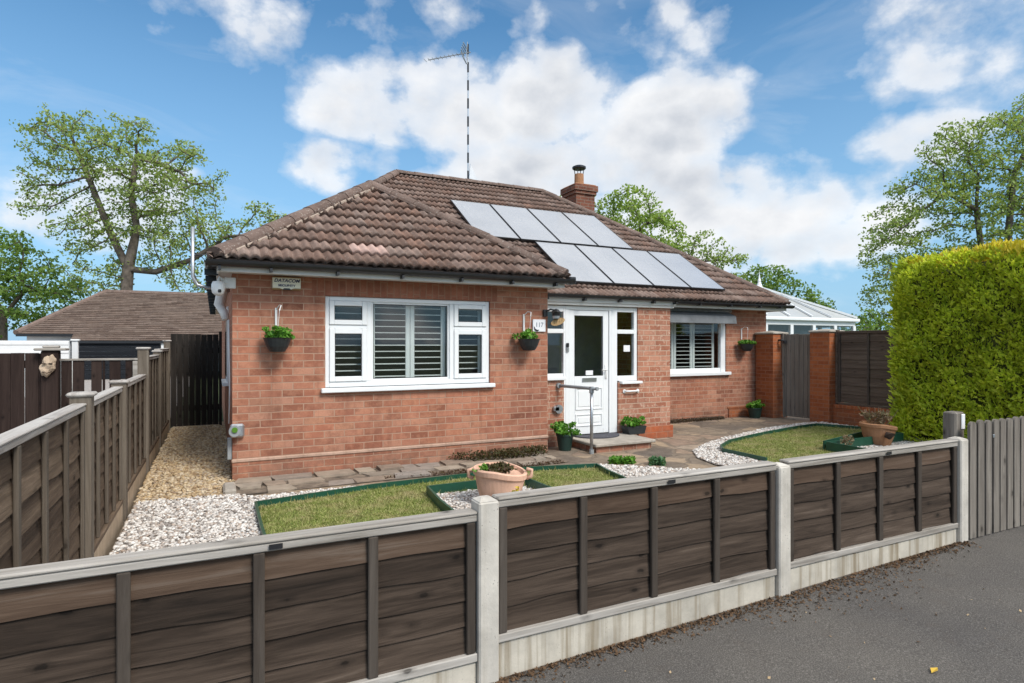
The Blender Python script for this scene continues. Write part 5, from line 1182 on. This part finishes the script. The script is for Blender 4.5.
tree('ash_tree', 'airy tall tree with drooping twigs behind the clipped hedge', (29.9, 14.2), T3,
     [(0, 35+185, 60, 50), (55, 35+215, 45, 40), (-55, 35+145, 45, 40), (-85, 35+115, 32, 32), (10, 35+130, 55, 40), (60, 35+140, 45, 50), (-105, 35+85, 22, 36), (-98, 35+45, 24, 28), (-60, 35+85, 36, 30), (90, 35+170, 40, 60)],
     [[(0,0), (0,60), (-2,35+90), (-8,35+135)], [(0,), (-35,35+150)], [(0,), (-6,35+170)], [(30,0), (28,60), (24,35+110), (30,35+170)], [(3,), (45,35+200)]],
     (M['bark_pale'], M['leaf_tree']), n_attr=1600, step=.38, leaf=.135, per=34, spread=.44, tipr=.016, kill=1.25)
T4 = .05
tree('leafy_tree', 'light green leafy tree rising behind the chimney', (18.9, 24.1), T4,
     [(-8, 30+130, 40, 30), (20, 30+105, 32, 34), (-60, 30+145, 18, 14), (-15, 30+90, 40, 30)], [[(0,0), (0,80)], [(0,), (-6,140)], [(0,), (-30,120)]], (M['bark'], M['leaf_tree_light']), n_attr=900, step=.42, leaf=.16, per=52, spread=.5, tipr=.02)
tree('leafy_tree', 'thin leaved tree with gaps beyond the right roof slope', (24.4, 25.6), .055,
     [(0, 28+95, 36, 20), (-26, 28+88, 26, 18), (30, 28+80, 22, 20), (0, 28+55, 45, 26)], [[(0,0), (0,60)], [(0,), (-14,110)]], (M['bark'], M['leaf_tree']), n_attr=750, step=.42, leaf=.17, per=30, spread=.46, tipr=.02)
tree('leafy_tree', 'dark rounded tree behind the white conservatory', (29.4, 24.6), .058,
     [(-6, 27+58, 34, 22), (28, 27+42, 26, 18), (-20, 27+40, 36, 26), (48, 27+34, 14, 12)], [[(0,0), (0,40)], [(0,), (-8,70)], [(0,), (25,55)]], (M['bark'], M['leaf_tree_dk']), n_attr=700, step=.45, leaf=.18, per=55, spread=.55, tipr=.022)
tree('round_bush', 'rounded green bush beside the conservatory gable', (24.2, 15.8), .042,
     [(0, 36+15, 30, 22), (-22, 36+8, 18, 16), (25, 36+10, 24, 26), (0, 20, 40, 22)], [[(0,0), (0,22)], [(0,), (10,36)]], (M['bark'], M['leaf_tree_dk']), n_attr=320, step=.35, leaf=.15, per=40, spread=.36, tipr=.015, cat='bush')
# ------------------------------------------------------------------ litter on the road
def litter(n):
    t_ = rng.random(n); x = 1.1 + t_*3.9; off = rng.exponential(.055, n)*(.5 + 1.3*np.exp(-((x-3.4)/.7)**2)); y = 2.50 - np.minimum(off, .7)
    z = np.interp(x, xs, zs) - (2.62-y)*.06/11.6 + .006
    P = np.stack([x, y, z], 1); V, F = leaves_arr(P, .017, np.array([0,0,1.6]), .7, .6); V[:,2] = np.maximum(V[:,2], np.repeat(z-.004, 4)); return V, F
V, F = litter(3200); tag(mesh_np('leaf_litter', V, F, M['litter']), 'brown leaf litter and soil along the foot of the front fence', 'litter', kind='stuff')
P = np.stack([4.0*rng.random(40)+1.2, 2.35-1.2*rng.random(40), np.zeros(40)], 1); P[:,2] = np.interp(P[:,0], xs, zs) - (2.62-P[:,1])*.06/11.6 + .006
V, F = leaves_arr(P, .014, np.array([0,0,2.0]), .8, .4); tag(mesh_np('loose_grit', V, F, M['tan_pebble']), 'scattered grit and crumbs on the grey road', 'grit', kind='stuff')
lx, ly = 2.97, 1.61; lz = float(np.interp(lx, xs, zs)) - (2.62-ly)*.06/11.6 + .008
o = MB().add([(lx-.03,ly-.005,lz), (lx,ly-.016,lz+.01), (lx+.034,ly+.004,lz+.006), (lx+.004,ly+.02,lz+.004)], [(0,1,2,3)]).build('fallen_leaf', M['yellow'], fixn=False); tag(o, 'single yellow leaf lying on the grey road', 'leaf')
